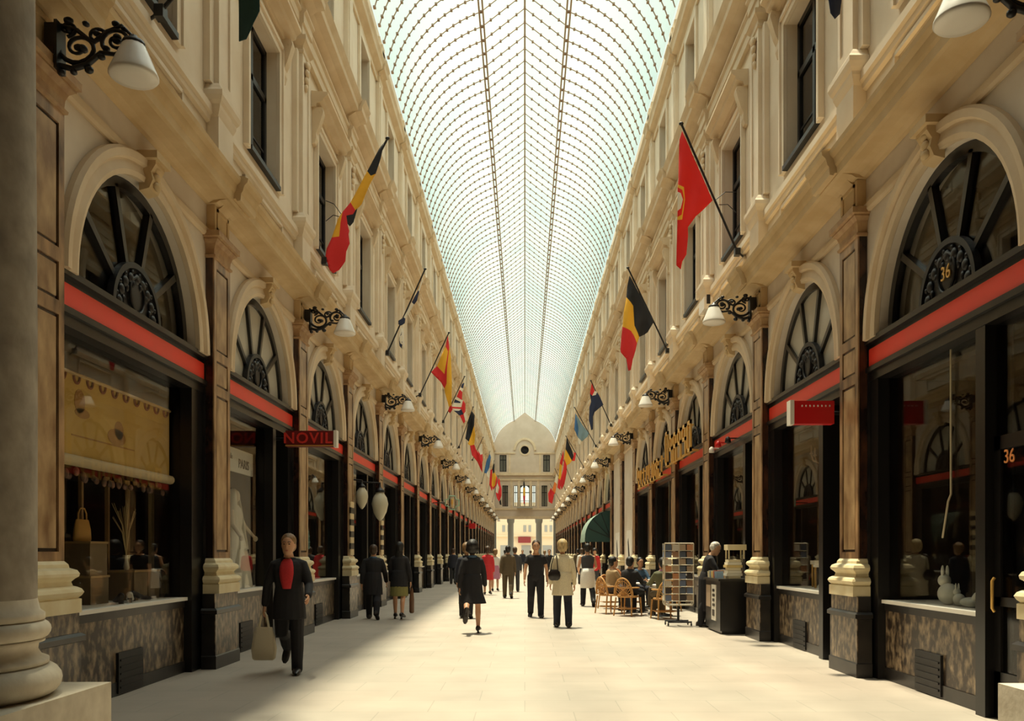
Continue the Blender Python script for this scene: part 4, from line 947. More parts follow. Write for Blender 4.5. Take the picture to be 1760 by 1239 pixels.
# ================================================================ people
SK = mat('skin', (.56,.30,.17), .55); SKP = mat('skin_pale', (.62,.36,.22), .55)
EYE = mat('eye_dark', (.02,.015,.012), .3); LIP = mat('lips', (.42,.13,.09), .5)
def cl(name, c, r=.85): return mat('cloth_'+name, c, r, tuple(x*.85 for x in c), 60, 4)
FC = dict(black=cl('black',(.012,.011,.014)), navy=cl('navy',(.016,.018,.030)), red=cl('red',(.60,.03,.035)), cream=cl('cream',(.74,.64,.44)), olive=cl('olive',(.22,.20,.06)), brown=cl('brown',(.10,.07,.035)),
     white=cl('white',(.78,.75,.68)), grey=cl('grey',(.20,.20,.20)), blue=cl('blue',(.06,.12,.20)), pink=cl('pink',(.50,.22,.32)), tan=cl('tan',(.42,.30,.16)), darkgrey=cl('dark_grey',(.05,.05,.055)), orange=cl('rust',(.50,.17,.05)), green=cl('moss',(.12,.12,.06)))
def hm(name, c): return mat(name, c, .55, tuple(x*.45 for x in c), 26, 6, bump=.6, stretch=(1,1,.35))
HC = dict(black=hm('hair_black', (.010,.008,.007)), brown=hm('hair_brown', (.07,.035,.016)), blond=hm('hair_blond', (.66,.47,.22)), white=hm('hair_white', (.75,.71,.63)), red=hm('hair_auburn', (.32,.10,.03)), fair=hm('hair_fair', (.30,.17,.07)))
SHOE = mat('shoe_leather', (.014,.010,.009), .35)
def ring(c, hx, hy, ax, ay, n=16): return [c+ax*(hx*cos(2*PI*i/n))+ay*(hy*sin(2*PI*i/n)) for i in range(n)]
def limb(mb, pts, rad, n=10):
    """closed tapered tube with rounded ends"""
    P = [Vector(p) for p in pts]; R = list(rad)
    d0 = (P[0]-P[1]).normalized(); d1 = (P[-1]-P[-2]).normalized()
    mb.tube([P[0]+d0*R[0]*.7, P[0]+d0*R[0]*.4]+P+[P[-1]+d1*R[-1]*.4, P[-1]+d1*R[-1]*.7], [R[0]*.35, R[0]*.8]+R+[R[-1]*.8, R[-1]*.35], n)
def person(label, x, y, face, H=1.72, fem=False, lean=4, head=(0,0), legL=(0,0), legR=(0,0), armL=(-5,8,12), armR=(-5,8,12), seat=None, skin=None,
           top='black', topkind='jacket', hem=.02, flare=1.0, bottom='black', bkind='trousers', hair=('short','black'), shoes=True, sleeves='long', shirt=None, apron=None, vox=.014, heel=False, scarf=None, turnz=0, bulk=1.0):
    """armX=(swing forward, abduct, elbow bend) legX=(thigh forward, knee bend) degrees; facing +Y when face=0"""
    k = H/1.75; skin = skin or SK; r_ = math.radians
    HZ = 0.0
    # ---- joints relative to pelvis
    def leg(s, a, kn, ab=2):
        a, kn, ab = r_(a), r_(kn), r_(ab)
        hip = Vector((s*.09*k, 0, 0))
        th = Vector((s*sin(ab), sin(a)*cos(ab), -cos(a)*cos(ab)))*(.44*k); knee = hip+th
        b = a-kn; an = knee+Vector((s*sin(ab)*.3, sin(b), -cos(b)))*(.42*k)
        f = b if abs(b) > r_(25) else b*.3
        dv = Vector((s*.12, cos(f), sin(f))).normalized(); uv = Vector((0, -sin(f), cos(f)))
        toe = an+dv*(.18*k)-uv*(.052*k)
        return hip, knee, an, toe, (dv, uv)
    LL, RL = leg(-1, *legL), leg(1, *legR)
    if seat is None: HZ = -min(LL[2].z, RL[2].z)+.085*k+(.03 if heel else 0)
    else: HZ = seat+.10*k
    off = Vector((0, 0, HZ))
    LN = r_(lean); up = Vector((0, sin(LN), cos(LN))); fw = Vector((0, cos(LN), -sin(LN))); sx = Vector((1,0,0))
    def sp(t, dy=0): return off+up*(t*k)+fw*(dy*k)
    R = empty('person', (x, y, 0), math.radians(-face)); tag(R, label, 'person')
    sw = (.185 if not fem else .165)*k*bulk
    T = ([(-.10,.13,.09,0),(-.05,.165,.112,0),(.02,.165,.115,-.005),(.12,.142,.10,.005),(.25,.160,.112,.012),(.36,.178,.112,.008),(.43,.172,.098,0),(.475,.12,.075,-.005),(.51,.066,.062,0),(.56,.056,.058,.012)] if not fem else
         [(-.10,.14,.10,0),(-.04,.172,.115,-.005),(.03,.165,.112,-.005),(.13,.122,.09,.005),(.24,.138,.105,.012),(.32,.148,.118,.02),(.42,.152,.09,0),(.465,.11,.07,-.005),(.50,.052,.052,0),(.56,.046,.049,.012)])
    def torso(mb, add=0.0, t0=-.10, t1=.60, scale=1.0):
        rs = [ring(sp(t, dy), (hx*bulk+add)*k*scale, (hy*bulk+add)*k*scale, sx, fw) for t, hx, hy, dy in T if t0 <= t <= t1]
        mb.loft(rs)
    def arm(s, a, ab, e):
        a, ab, e = r_(a), r_(ab), r_(e)
        sh = sp(.435)+sx*(s*sw*.98)
        d = Vector((s*sin(ab), sin(a)*cos(ab), -cos(a)*cos(ab))); el = sh+d*(.29*k)
        b = a+e; ab2 = ab*.4 if e < r_(50) else -ab*.6
        d2 = Vector((s*sin(ab2), sin(b)*cos(ab2), -cos(b)*cos(ab2))); wr = el+d2*(.25*k)
        return sh, el, wr, d2
    AL, AR = arm(-1, *armL), arm(1, *armR)
    HD = head[0]; hq = Matrix.Rotation(-r_(turnz), 3, 'Z') @ Matrix.Rotation(-r_(HD), 3, 'X')
    neck = sp(.555, .012); hc = neck+hq @ Vector((0,.018*k,.112*k)); hs = k*1.08
    # ---- body: one skin
    b = MB(); torso(b)
    for (h, kn, an, toe, f) in (LL, RL):
        h, kn, an, toe = h+off, kn+off, an+off, toe+off
        cv = (kn+an)/2+Vector((0,-.015*k,.06*k))
        limb(b, [h, (h+kn)/2, kn, cv, (an+kn)/2*.35+an*.65, an], [.088*k, .078*k, .055*k, .056*k, .042*k, .038*k])
        limb(b, [an-f[0]*(.02*k)-f[1]*(.032*k), (an+toe)/2-f[1]*(.015*k), toe], [.032*k,.030*k,.020*k], 8)
    for (s, (sh, el, wr, d2)) in ((-1, AL), (1, AR)):
        limb(b, [sp(.44)+sx*(s*sw*.6), sh, (sh+el)/2, el, (el+wr)/2, wr], [.040*k,.043*k,.044*k,.038*k,.038*k,.027*k])
    def HP(v): return hc+hq @ (Vector(v)*hs)
    def hring(z, hx, hy, dy): return [HP((hx*cos(2*PI*i/16), dy+hy*sin(2*PI*i/16), z)) for i in range(16)]
    b.loft([hring(z, hx, hy, dy) for z, hx, hy, dy in ((-.118,.022,.022,.055),(-.108,.040,.040,.045),(-.08,.056,.062,.030),(-.045,.065,.082,.012),(0,.072,.092,.004),(.04,.075,.098,-.004),(.08,.066,.088,-.01),(.108,.042,.058,-.014),(.118,.018,.026,-.015))])
    limb(b, [neck-up*.04*k, HP((0,-.01,-.06))], [.052*k*(.9 if fem else 1),.05*k*(.9 if fem else 1)])
    b.loft([[HP((-hw,yy,z)),HP((0,yy+dd,z)),HP((hw,yy,z)),HP((0,yy-.02,z))] for z, hw, yy, dd in ((.03,.008,.085,.008),(0,.011,.085,.018),(-.025,.017,.085,.026),(-.036,.012,.083,.014))], smooth=True)
    for s in (-1, 1): b.ell(HP((s*.073,-.01,-.005)), (.012*k,.020*k,.032*k), 8, 6)
    for s in (-1, 1): b.ell(HP((s*.028,.083,.032)), (.022*k,.012*k,.008*k), 8, 5)
    me = fuse(b, vox, [skin, EYE, LIP], 2, 'body')
    # hands, eyes and mouth belong to the same mesh
    h = MB()
    for s, (sh, el, wr, d2) in ((-1, AL), (1, AR)):
        side = d2.cross(Vector((0,1,0)))
        side = (side if side.length > .2 else Vector((1,0,0))).normalized(); nrm = d2.cross(side).normalized()
        # back of the hand faces outwards (s); fingers hang along d2, thumb to the front
        pal = Vector((s,0,0)); pal = (pal-d2*pal.dot(d2)).normalized(); fr = pal.cross(d2).normalized(); fr = fr if fr.y >= 0 else -fr
        c = wr+d2*(.050*k)
        h.loft([ring(wr+d2*(t*k), a*k, b2*k, fr, pal, 10) for t, a, b2 in ((-.015,.024,.020),(.015,.030,.018),(.05,.040,.016),(.085,.041,.014),(.095,.036,.010))])
        for i, (o_, L) in enumerate(((.030,.066),(.010,.075),(-.010,.070),(-.029,.055))):
            p0 = wr+d2*(.085*k)+fr*(o_*k); p1 = p0+d2*(L*.5*k)-pal*(.006*k); p2 = p1+(d2*.8-pal*.5).normalized()*(L*.32*k); p3 = p2+(d2*.4-pal*.8).normalized()*(L*.22*k)
            h.tube([p0, p1, p2, p3], [.0095*k,.009*k,.008*k,.006*k], 6)
        p0 = wr+d2*(.03*k)+fr*(.026*k); p1 = p0+(d2*.6+fr*.6-pal*.2).normalized()*(.036*k); p2 = p1+(d2*.9+fr*.25-pal*.3).normalized()*(.03*k); h.tube([p0, p1, p2], [.013*k,.011*k,.008*k], 6)
    h.mi = 1
    for s in (-1, 1): h.ell(HP((s*.029,.088,.012)), (.012*k,.008*k,.007*k), 8, 6)
    for s in (-1, 1): h.tube([HP((s*.012,.097,.034)), HP((s*.028,.096,.041)), HP((s*.046,.083,.035))], .004*k, 5)
    h.mi = 2; h.ell(HP((0,.090,-.062)), (.024*k,.010*k,.008*k), 10, 6)
    he = h.mesh('hand', [skin, EYE, LIP])
    bm = bmesh.new(); bm.from_mesh(me); bm.from_mesh(he); bm.to_mesh(me); bm.free(); bpy.data.meshes.remove(he)
    for p in me.polygons: p.use_smooth = True
    B = link('body', me, R)
    # ---- clothes
    cv = vox*.95
    if bkind == 'trousers':
        t = MB(); torso(t, .012, -.10, .13)
        for (h0, kn, an, toe, f) in (LL, RL):
            h0, kn, an = h0+off, kn+off, an+off
            e = an+(an-kn).normalized()*.035*k
            cf = (kn+an)/2+Vector((0,-.016*k,.06*k)); limb(t, [h0, (h0+kn)/2, kn, cf, (kn+an)/2*.35+an*.65, e], [.108*k,.098*k,.084*k,.082*k,.072*k,.070*k])
        link('trousers', fuse(t, cv, FC[bottom], 2, 'trousers'), R)
    elif bkind == 'skirt':
        t = MB(); L = hem if topkind in ('coat','dress') else .44
        cy = (LL[1].y+RL[1].y)*.25
        t.loft([ring(sp(.13), .150*k, .115*k, sx, fw), ring(sp(.02), .19*k, .14*k, sx, fw), ring(off+Vector((0,cy*.6,-.2*k)), .205*k, .165*k, sx, Vector((0,1,0))), ring(off+Vector((0,cy,-.43*k)), .215*k, (.16*k+abs(LL[1].y-RL[1].y)*.35), sx, Vector((0,1,0)))])
        link('skirt', fuse(t, cv, FC[bottom], 3, 'skirt'), R)
    if shoes:
        for (h0, kn, an, toe, f) in (LL, RL):
            an, toe = an+off, toe+off; d, u2 = f; n = d.cross(u2).normalized()
            s = MB(); a0 = an+u2*(-.052*k)
            pts = [(-.095,.022,.05),(-.075,.042,.066),(-.01,.048,.074),(.06,.050,.052),(.12,.052,.044),(.18,.044,.036),(.215,.020,.018)]
            s.loft([ring(a0+d*(t*k)+u2*((hh-.032)*k*.8), w2*k, hh*k*.72, n, u2, 12) for t, w2, hh in pts])
            if heel: s.box(a0.x-.02, a0.x+.02, a0.y-.07, a0.y-.03, a0.z-.07, a0.z-.02)
            s.build('shoe', SHOE, R)
    add = .026 if topkind in ('jacket','coat') else .016
    t = MB(); torso(t, add, -.04 if topkind == 'shirt' else -.06, .495)
    if topkind in ('jacket','coat','dress'):
        L = hem; a2 = .185 if not fem else .178
        cy = (LL[1].y+RL[1].y)*.30 if seat is None else 0
        if seat is None:
            t.loft([ring(sp(.14), (a2-.01)*k*bulk, .132*k*bulk, sx, fw), ring(sp(.0), (a2+.012)*k*bulk, .148*k*bulk, sx, fw), ring(off+Vector((0,cy*.5,-L*.5*k)), (a2+.02+.03*(flare-1))*k*bulk, (.155+.03*(flare-1))*k*bulk, sx, Vector((0,1,0))),
                    ring(off+Vector((0,cy,-L*k)), (a2+.02)*k*flare*bulk, .16*k*flare*bulk, sx, Vector((0,1,0)))])
    for s, (sh, el, wr, d2) in ((-1, AL), (1, AR)):
        if sleeves == 'none': continue
        q = [sp(.452)+sx*(s*sw*.50), sh-up*(.012*k)-sx*(s*.012*k), (sh+el)/2, el, (el+wr)/2, wr-d2*.012*k]; rr = [.058,.068,.064,.057,.053,.047]
        if sleeves == 'short': q, rr = q[:3], [.058,.066,.066]
        if topkind in ('shirt','dress'): rr = [v-.008 for v in rr]
        limb(t, q, [v*k*bulk for v in rr])
    if topkind in ('jacket','coat'):
        t.tube([sp(.50)+sx*(.07*k*cos(a))+fw*(.072*k*sin(a)) for a in [PI/2+.5+(2*PI-1.0)*i/12 for i in range(13)]], .02*k, 6)
    tn = {'jacket':'jacket','coat':'coat','shirt':'shirt','dress':'dress'}[topkind]
    link(tn, fuse(t, cv, FC[top], 3, tn), R)
    if shirt:                                              # open front of the jacket
        t = MB(); rows = []
        for tt, w2, o_ in ((.50,.045,.088),(.46,.070,.118),(.40,.085,.148),(.32,.088,.162),(.24,.075,.162),(.13,.05,.152)):
            rows.append([sp(tt)+sx*(w2*k*u)+fw*((o_-.020*u*u+.010)*k) for u in (-1,-.5,0,.5,1)])
        t.loft(rows, cap=False, closed=False); o = t.build('shirt_front', FC[shirt], R); m_ = o.modifiers.new('s','SOLIDIFY'); m_.thickness = .01
    if apron:
        t = MB(); rows = []
        for z, w2, o_ in ((.12,.8,.16),(0,1.0,.185),(-.2,1.05,.20),(-.42,1.05,.21)):
            rows.append([off+Vector((.20*k*w2*sin(a), (o_*cos(a))*k, z*k)) for a in [2*PI*i/20 for i in range(21)]])
        t.loft(rows, cap=False, closed=False); o = t.build('apron', FC[apron], R); m_ = o.modifiers.new('s','SOLIDIFY'); m_.thickness = .008
    # ---- hair
    st, hcx = hair; t = MB(); big = 1.0
    if st == 'bald': t.ell(HP((0,-.038,.015)), (.088*hs,.080*hs,.080*hs), 14, 10); t.ell(HP((0,-.03,.06)), (.082*hs,.092*hs,.070*hs), 14, 10)
    else:
        if st in ('big','bob','long'): big = {'big':1.28,'bob':1.14,'long':1.10}[st]
        t.ell(HP((0,-.026,.050)), (.088*hs*big,.104*hs*big,.092*hs*big), 16, 12, hq)
        t.ell(HP((0,-.048,-.005)), (.086*hs*big,.072*hs*big,.085*hs*big), 14, 10, hq)
        if st == 'bob': t.ell(HP((0,-.035,-.045)), (.088*k,.068*k,.062*k), 14, 10, hq)
        if st == 'big':
            for s in (-1,1): t.ell(HP((s*.085,-.02,-.02)), (.045*k,.06*k,.06*k), 10, 8, hq)
        if st == 'long': t.loft([ring(HP((0,-.05,0)), .085*k, .06*k, sx, fw), ring(HP((0,-.075,-.10)), .092*k, .045*k, sx, fw), ring(HP((0,-.10,-.22)), .095*k, .036*k, sx, fw), ring(HP((0,-.11,-.30)), .07*k, .024*k, sx, fw)])
    link('hair', fuse(t, vox*.8, HC[hcx], 2, 'hair'), R)
    if scarf:
        t = MB(); t.tube([sp(.50)+sx*(.072*k*cos(2*PI*i/14))+fw*(.078*k*sin(2*PI*i/14)) for i in range(15)], .026*k, 8); t.build('collar', FC[scarf], R)
    bpy.context.view_layer.update()
    mw = R.matrix_world.copy()
    return R, [mw @ (v[2]+v[3]*.09*k) for v in (AL, AR)], mw @ sp(.44)
def G(px, py):            # ground point under a pixel of the photograph
    Y = F*CH/(py-VY); return (px-VX)*Y/F, Y
def bagmesh(o, w, h, dpt, m, name, label, cat, hl=.18, group=None):
    R = empty(name, (o.x, o.y, o.z-h-hl)); tag(R, label, cat)
    b = MB(); b.loft([[(kx*w*c, ky*dpt*s, z) for c, s in [(max(-.8,min(.8,1.25*cos(2*PI*i/16))), sin(2*PI*i/16)) for i in range(16)]] for z, kx, ky in ((0,.82,.5),(.02,.95,.8),(h*.35,1.05,1.0),(h*.8,.85,.7),(h,.72,.30))]); b.build('body', m, R)
    for s in (-1, 1):
        a = MB(); a.tube([(-.35*w, s*.02, h-.01),(-.2*w, s*.015, h+hl*.7),(0, s*.008, h+hl),(.2*w, s*.015, h+hl*.7),(.35*w, s*.02, h-.01)], .009, 6); a.build('handle', m, R)
    return R
# 1 the walker on the left
x, y = G(497, 1157)
P, hd, ch = person('man in a dark suit and red shirt walking towards us, bag in hand', x, y, 176, 1.70, lean=2, legL=(6,4), legR=(-8,52), armL=(14,16,46), armR=(-6,18,6), 
    shirt='red', hair=('short','fair'), vox=.011, hem=.26, flare=1.04, scarf=None)
bagmesh(hd[1]+Vector((0,0,.02)), .17, .40, .07, mat('bag_pale', (.66,.58,.42), .8), 'shopping_bag', 'pale cloth shopping bag held by the walking man on the left', 'bag', .20)
# 2-3 the couple
x, y = G(643, 1064)
person('man in a dark coat with blue-grey collar walking away on the left, beside a woman', x-.02, y, -4, 1.66, legL=(12,6), legR=(-14,22), armL=(-12,10,14), armR=(8,14,20), hem=.36, flare=1.04, topkind='coat', hair=('short','brown'), scarf='blue', bulk=1.06)
x, y = G(686, 1064)
P, hd, ch = person('woman with long dark hair, black jacket and olive skirt walking away on the left', x, y, 3, 1.68, True, legL=(10,4), legR=(-8,14), armL=(6,10,14), armR=(-3,14,8), hem=.22, flare=1.08, bkind='skirt', bottom='olive', hair=('long','black'), heel=True)
h = hd[1]; R = empty('long_bag', (h.x+.02, h.y, h.z-.62)); tag(R, 'long slim brown bag hanging from the hand of the woman in the olive skirt', 'bag')
b = MB(); b.loft([[(kx*cos(2*PI*i/12), kx*.9*sin(2*PI*i/12), z) for i in range(12)] for z, kx in ((0,.035),(.03,.055),(.30,.055),(.50,.035),(.56,.018))]); b.build('body', mat('bag_brown', (.12,.055,.025), .5), R)
b = MB(); b.tube([(-.02,0,.54),(-.015,0,.62),(.015,0,.62),(.02,0,.54)], .007, 6); b.build('handle', SHOE, R)
# 4 woman in the black flared coat, trailing leg lifted
x, y = G(812, 1088)
person('woman with full dark hair in a flared black coat striding away, one leg lifted', x, y, -3, 1.66, True, legL=(-14,62), legR=(4,2), armL=(-10,12,16), armR=(12,12,16), topkind='coat', hem=.40, flare=1.38, bkind='none', hair=('big','black'), heel=True, vox=.012, scarf='blue')
x, y = G(800, 1062)
person('person with light brown hair half hidden behind the woman in the black coat', x+.02, y, 2, 1.70, True, legL=(10,4), legR=(-10,20), topkind='coat', hem=.34, hair=('bob','fair'), top='navy', bkind='trousers')
# far group
x, y = G(838, 1022)
person('woman in a bright red coat walking away left of the middle', x, y, 2, 1.70, True, legL=(8,3), legR=(-8,16), topkind='coat', hem=.40, flare=1.12, top='red', bkind='none', hair=('bob','brown'), vox=.018)
x, y = G(851, 1016)
person('woman in a white top and pink skirt just right of the red coat', x, y, 0, 1.62, True, legL=(10,4), legR=(-8,14), topkind='shirt', top='white', bkind='skirt', bottom='pink', hair=('bob','fair'), vox=.02)
x, y = G(873, 1028)
person('man in a brown suit walking away in the middle distance', x, y, 0, 1.72, legL=(14,5), legR=(-14,24), armL=(-14,8,14), armR=(14,8,14), top='brown', bottom='brown', hem=.16, hair=('short','black'), vox=.018)
x, y = G(885, 1017)
person('man in a dark jacket just beyond the brown suit', x, y, 0, 1.70, legL=(-10,18), legR=(10,4), top='darkgrey', bottom='darkgrey', hem=.12, hair=('short','brown'), vox=.02)
# man in black facing us
x, y = G(921, 1061)
person('man in black short sleeves and trousers walking towards us in the middle', x, y, 178, 1.76, legL=(8,6), legR=(-8,18), armL=(-6,12,10), armR=(10,12,10), topkind='shirt', sleeves='short', hair=('short','brown'), vox=.012)
# woman in cream coat
x, y = G(967, 1078)
P, hd, ch = person('blond woman in a cream thigh-length coat and dark trousers walking away', x, y, -2, 1.73, True, legL=(6,4), legR=(-5,8), armL=(4,10,22), armR=(0,12,16), topkind='coat', hem=.30, flare=1.12, top='cream', bottom='navy', hair=('bob','blond'), vox=.012)
o = Vector((P.location.x-.17, P.location.y-.17, .93)); R = empty('shoulder_bag', o); tag(R, 'black shoulder bag on the back of the woman in the cream coat', 'bag')
b = MB(); b.loft([[(kx*.125*cos(2*PI*i/18), .045*kx*sin(2*PI*i/18), z) for i in range(18)] for z, kx in ((0,.55),(.03,.85),(.10,1.0),(.17,.85),(.215,.45))]); b.build('body', SHOE, R)
b = MB(); b.tube([(-.07,0,.19),(-.055,.01,.32),(-.01,.05,.46),(.03,.12,.515),(.05,.20,.50)], .010, 6); b.tube([(.07,0,.19),(.06,.01,.32),(.05,.05,.46),(.05,.12,.515)], .010, 6); b.build('strap', SHOE, R)
# waiter
x, y = G(1010, 1042)
person('waiter in a dark waistcoat and long white apron walking away on the right', x, y, -4, 1.74, legL=(12,4), legR=(-10,30), armL=(10,12,50), armR=(12,14,60), topkind='shirt', top='darkgrey', sleeves='none', apron='white', hair=('short','black'), vox=.014)
# old man at the book stall
x, y = G(1208, 1078)
person('white-haired old man in a long black coat bending over the book stall', 3.60, 16.78, 100, 1.72, lean=12, head=(24,0), legL=(6,4), legR=(-4,6), armL=(24,6,62), armR=(26,8,70), topkind='coat', hem=.62, flare=1.02, hair=('bald','white'), skin=SKP, vox=.012)
# ---- far crowd
rnd = random.Random(5)
for i, (px, py, H, lab, top, hr, f, fem) in enumerate((
    (944, 1000, 1.66, 'far walker in dark clothes right of the man in black', 'black', 'brown', 180, False),
    (936, 990, 1.62, 'far woman in grey between the man in black and the cream coat', 'grey', 'fair', 0, True),
    (1000, 1004, 1.68, 'far person in white left of the waiter', 'white', 'brown', 0, True),
    (993, 994, 1.70, 'far walker in dark brown beyond the person in white', 'brown', 'black', 0, False),
    (868, 992, 1.66, 'far walker in grey beyond the brown suit', 'grey', 'black', 0, False),
    (898, 984, 1.70, 'far dark figure near the middle of the far gallery', 'navy', 'brown', 180, False),
    (912, 982, 1.66, 'far pale-coated figure near the middle of the far gallery', 'tan', 'brown', 0, True),
    (779, 1004, 1.68, 'far man in navy by the left wall', 'navy', 'brown', 0, False),
    (1022, 1012, 1.66, 'far person in dark red walking under the green awning', 'red', 'black', 180, True))):
    x, y = G(px, py)
    person(lab, x, y, f, H, fem, legL=(10,4), legR=(-10,20), top=top, bottom='darkgrey', hem=.16, hair=('short' if not fem else 'bob', hr), vox=.026)
# ================================================================ café terrace on the right
WIC = mat('wicker', (.62,.33,.10), .6, (.44,.21,.06), 30, 3)
def chair(x, y, face, label):
    R = empty('wicker_chair', (x, y, 0), math.radians(-face)); tag(R, label, 'chair', 'wicker café chairs')
    for sx_ in (-1, 1):
        for sy in (-1, 1):
            b = MB(); b.tube([(sx_*.24, sy*.23-.02, 0),(sx_*.21, sy*.20, .43)], [.017,.02], 8); b.build('leg', WIC, R)
    b = MB(); b.lathe([(.02,.43),(.24,.43),(.255,.45),(.24,.475),(.02,.47)], (0,0,0), 22); b.build('seat', WIC, R)
    b = MB()
    hoop = [(.27*cos(PI*i/14), -.10-.14*sin(PI*i/14), .46+.0*i) for i in range(15)]
    arch = [(.25*cos(PI*i/16), -.20-.06*sin(PI*i/16), .46+.42*sin(PI*i/16)) for i in range(17)]
    b.tube(arch, .02, 8)
    b.tube([(.84*p[0], p[1], .46+(p[2]-.46)*.84) for p in arch], .011, 6)
    arm_ = [(.28*cos(-PI*.08+PI*1.16*i/16)*1.0, -.02-.24*sin(-PI*.08+PI*1.16*i/16), .66) for i in range(17)]; b.tube(arm_, .018, 8)
    for i in range(11):
        t = PI*(i+1)/12; b.tube([(.05*cos(t), -.20, .47),(.24*cos(t), -.20-.055*sin(t), .46+.40*sin(t))], .007, 5)
    for q in (-1, 1): b.tube([(q*.17,-.21,.47),(0,-.235,.60),(-q*.18,-.23,.74)], .014, 6)
    b.build('backrest', WIC, R)
    b = MB(); b.tube([(.215*cos(2*PI*i/16), .205*sin(2*PI*i/16)-.01, .17) for i in range(17)], .012, 6)
    for q in (-1, 1): b.tube([(q*.21,-.2,.18),(-q*.21,.2,.18)], .010, 6)
    b.build('stretcher', WIC, R)
    return R
def table(x, y, label):
    R = empty('café_table'.replace('é','e'), (x, y, 0)); tag(R, label, 'table')
    b = MB(); b.lathe([(.02,.70),(.30,.70),(.31,.715),(.30,.73),(.02,.73)], (0,0,0), 24); b.build('table_top', M['white'], R)
    b = MB(); b.lathe([(.03,.70),(.025,.3),(.03,.08),(.05,.06),(.20,.03),(.22,.0)], (0,0,0), 16); b.build('pedestal', M['iron'], R)
chairs = [(2.05,20.5,62,'wicker chair farthest left on the terrace, under the man in tan'),(2.42,19.75,38,'wicker chair with the open round back under the dark-suited sitter'),(3.10,18.75,-12,'wicker chair nearest the postcard rack'),
          (3.02,22.35,165,'wicker chair facing us beyond the front café table'),(3.62,21.35,-110,'wicker chair against the wall side of the front café table'),(2.28,22.3,140,'wicker chair at the rear of the terrace, mostly hidden')]
for c in chairs: chair(*c)
table(2.72, 20.95, 'round white café table among the left wicker chairs'); table(3.25, 19.75, 'round white café table before the chair by the postcard rack')
SIT = dict(legL=(82,84), legR=(84,80), seat=.49, vox=.014)
def sit(i, label, **k):
    x, y, f, _ = chairs[i]; fr = math.radians(f); d = dict(SIT); d.update(k)
    return person(label, x+.02*sin(fr), y+.02*cos(fr), f, **d)
sit(0, 'seated man in a tan shirt with dark hair on the far-left café chair', H=1.72, top='tan', topkind='shirt', bottom='darkgrey', hair=('short','black'), armL=(30,8,50), armR=(30,8,50), lean=8, turnz=15)
sit(1, 'seated man in a dark suit seen from behind on the open-backed café chair', H=1.72, top='black', topkind='jacket', bottom='black', hair=('short','black'), armL=(30,10,55), armR=(34,12,50), lean=6)
sit(2, 'seated man in a moss green jacket with a purple collar near the postcard rack', H=1.70, top='green', topkind='jacket', bottom='brown', hair=('short','black'), armL=(36,12,50), armR=(30,10,50), lean=8, scarf='pink')
sit(3, 'seated person facing us in a blue top at the front café table', H=1.66, fem=True, top='blue', topkind='shirt', bottom='navy', hair=('short','black'), armL=(34,10,60), armR=(34,10,60), lean=6)
sit(4, 'seated woman with auburn hair in a pale blouse by the wall side', H=1.64, fem=True, top='white', topkind='shirt', bottom='brown', hair=('bob','red'), armL=(38,10,50), armR=(38,10,50), lean=8)
sit(5, 'seated man facing the tan-shirted sitter at the rear of the terrace', H=1.70, top='orange', topkind='shirt', bottom='darkgrey', hair=('short','brown'), armL=(34,10,50), armR=(34,10,50), lean=8)
# ---- postcard rack
o = (3.10, 17.05, 0); R = empty('postcard_rack', o); tag(R, 'wheeled wire rack full of postcards beside the old man', 'rack')
WIRE = mat('wire_cream', (.62,.55,.42), .5)
b = MB()
for q in (-1, 1):
    b.tube([(q*.27,-.10,.42),(q*.29,-.10,.46),(q*.29,-.10,1.66)], .014, 6); b.tube([(q*.27,.10,.42),(q*.29,.10,.46),(q*.29,.10,1.66)], .012, 6)
b.tube([(-.27,-.10,.42),(.27,-.10,.42)], .014, 6); b.tube([(-.27,.10,.42),(.27,.10,.42)], .012, 6); b.tube([(-.29,-.10,1.66),(.29,-.10,1.66)], .012, 6)
b.tube([(0,-.10,.42),(0,-.10,1.66)], .016, 6)
for r in range(8): b.tube([(-.29,-.13,.50+.145*r),(.29,-.13,.50+.145*r)], .007, 5); b.tube([(-.29,.10,.50+.145*r),(.29,.10,.50+.145*r)], .007, 5)
b.build('wire_frame', WIRE, R)
b = MB(); b.tube([(0,0,.08),(0,0,.42)], .025, 8)
for q in (-1, 1): b.tube([(-.24,q*.18,.085),(.24,q*.18,.085)], .018, 6); b.tube([(q*.0,-.18,.085),(q*.0,.18,.085)], .018, 6)
for qx in (-1, 1):
    for qy in (-1, 1): b.lathe([(.012,-.012),(.035,-.012),(.035,.012),(.012,.012)], (0,0,0), 10) if False else b.ell((qx*.23,qy*.18,.035), (.018,.035,.035), 10, 6)
b.build('wheeled_base', M['iron'], R)
rnd = random.Random(12); PC = [mat('postcard_%d' % i, c, .5) for i, c in enumerate(((.62,.55,.45),(.10,.12,.16),(.34,.20,.12),(.16,.20,.30),(.45,.33,.22),(.06,.05,.05),(.55,.25,.12)))]
for r in range(8):
    for c in range(4):
        p = MB((3.10,17.05,0)); cx = 3.10-.215+.143*c; z = .505+.145*r
        p.prism([(cx-.06, 16.925, z),(cx+.06, 16.925, z),(cx+.06, 16.945, z+.118),(cx-.06, 16.945, z+.118)], (0,.004,0))
        C_ = p.build('postcard', PC[rnd.randrange(7)]); tag(C_, 'postcard in the wire rack, %s row from the top, %s from the left' % (ORD[7-r], ORD[c]), 'postcard', 'postcards in the wire rack')
for r in range(8):
    p = MB(o); p.prism([(2.795,17.05-.09,.51+.145*r),(2.795,17.05+.09,.51+.145*r),(2.805,17.05+.09,.625+.145*r),(2.805,17.05-.09,.625+.145*r)], (.003,0,0)); tag(p.build('postcard', PC[(r*3)%5]), 'pale postcard on the left flank of the wire rack, %s from the top' % ORD[7-r], 'postcard', 'postcards on the rack flank')
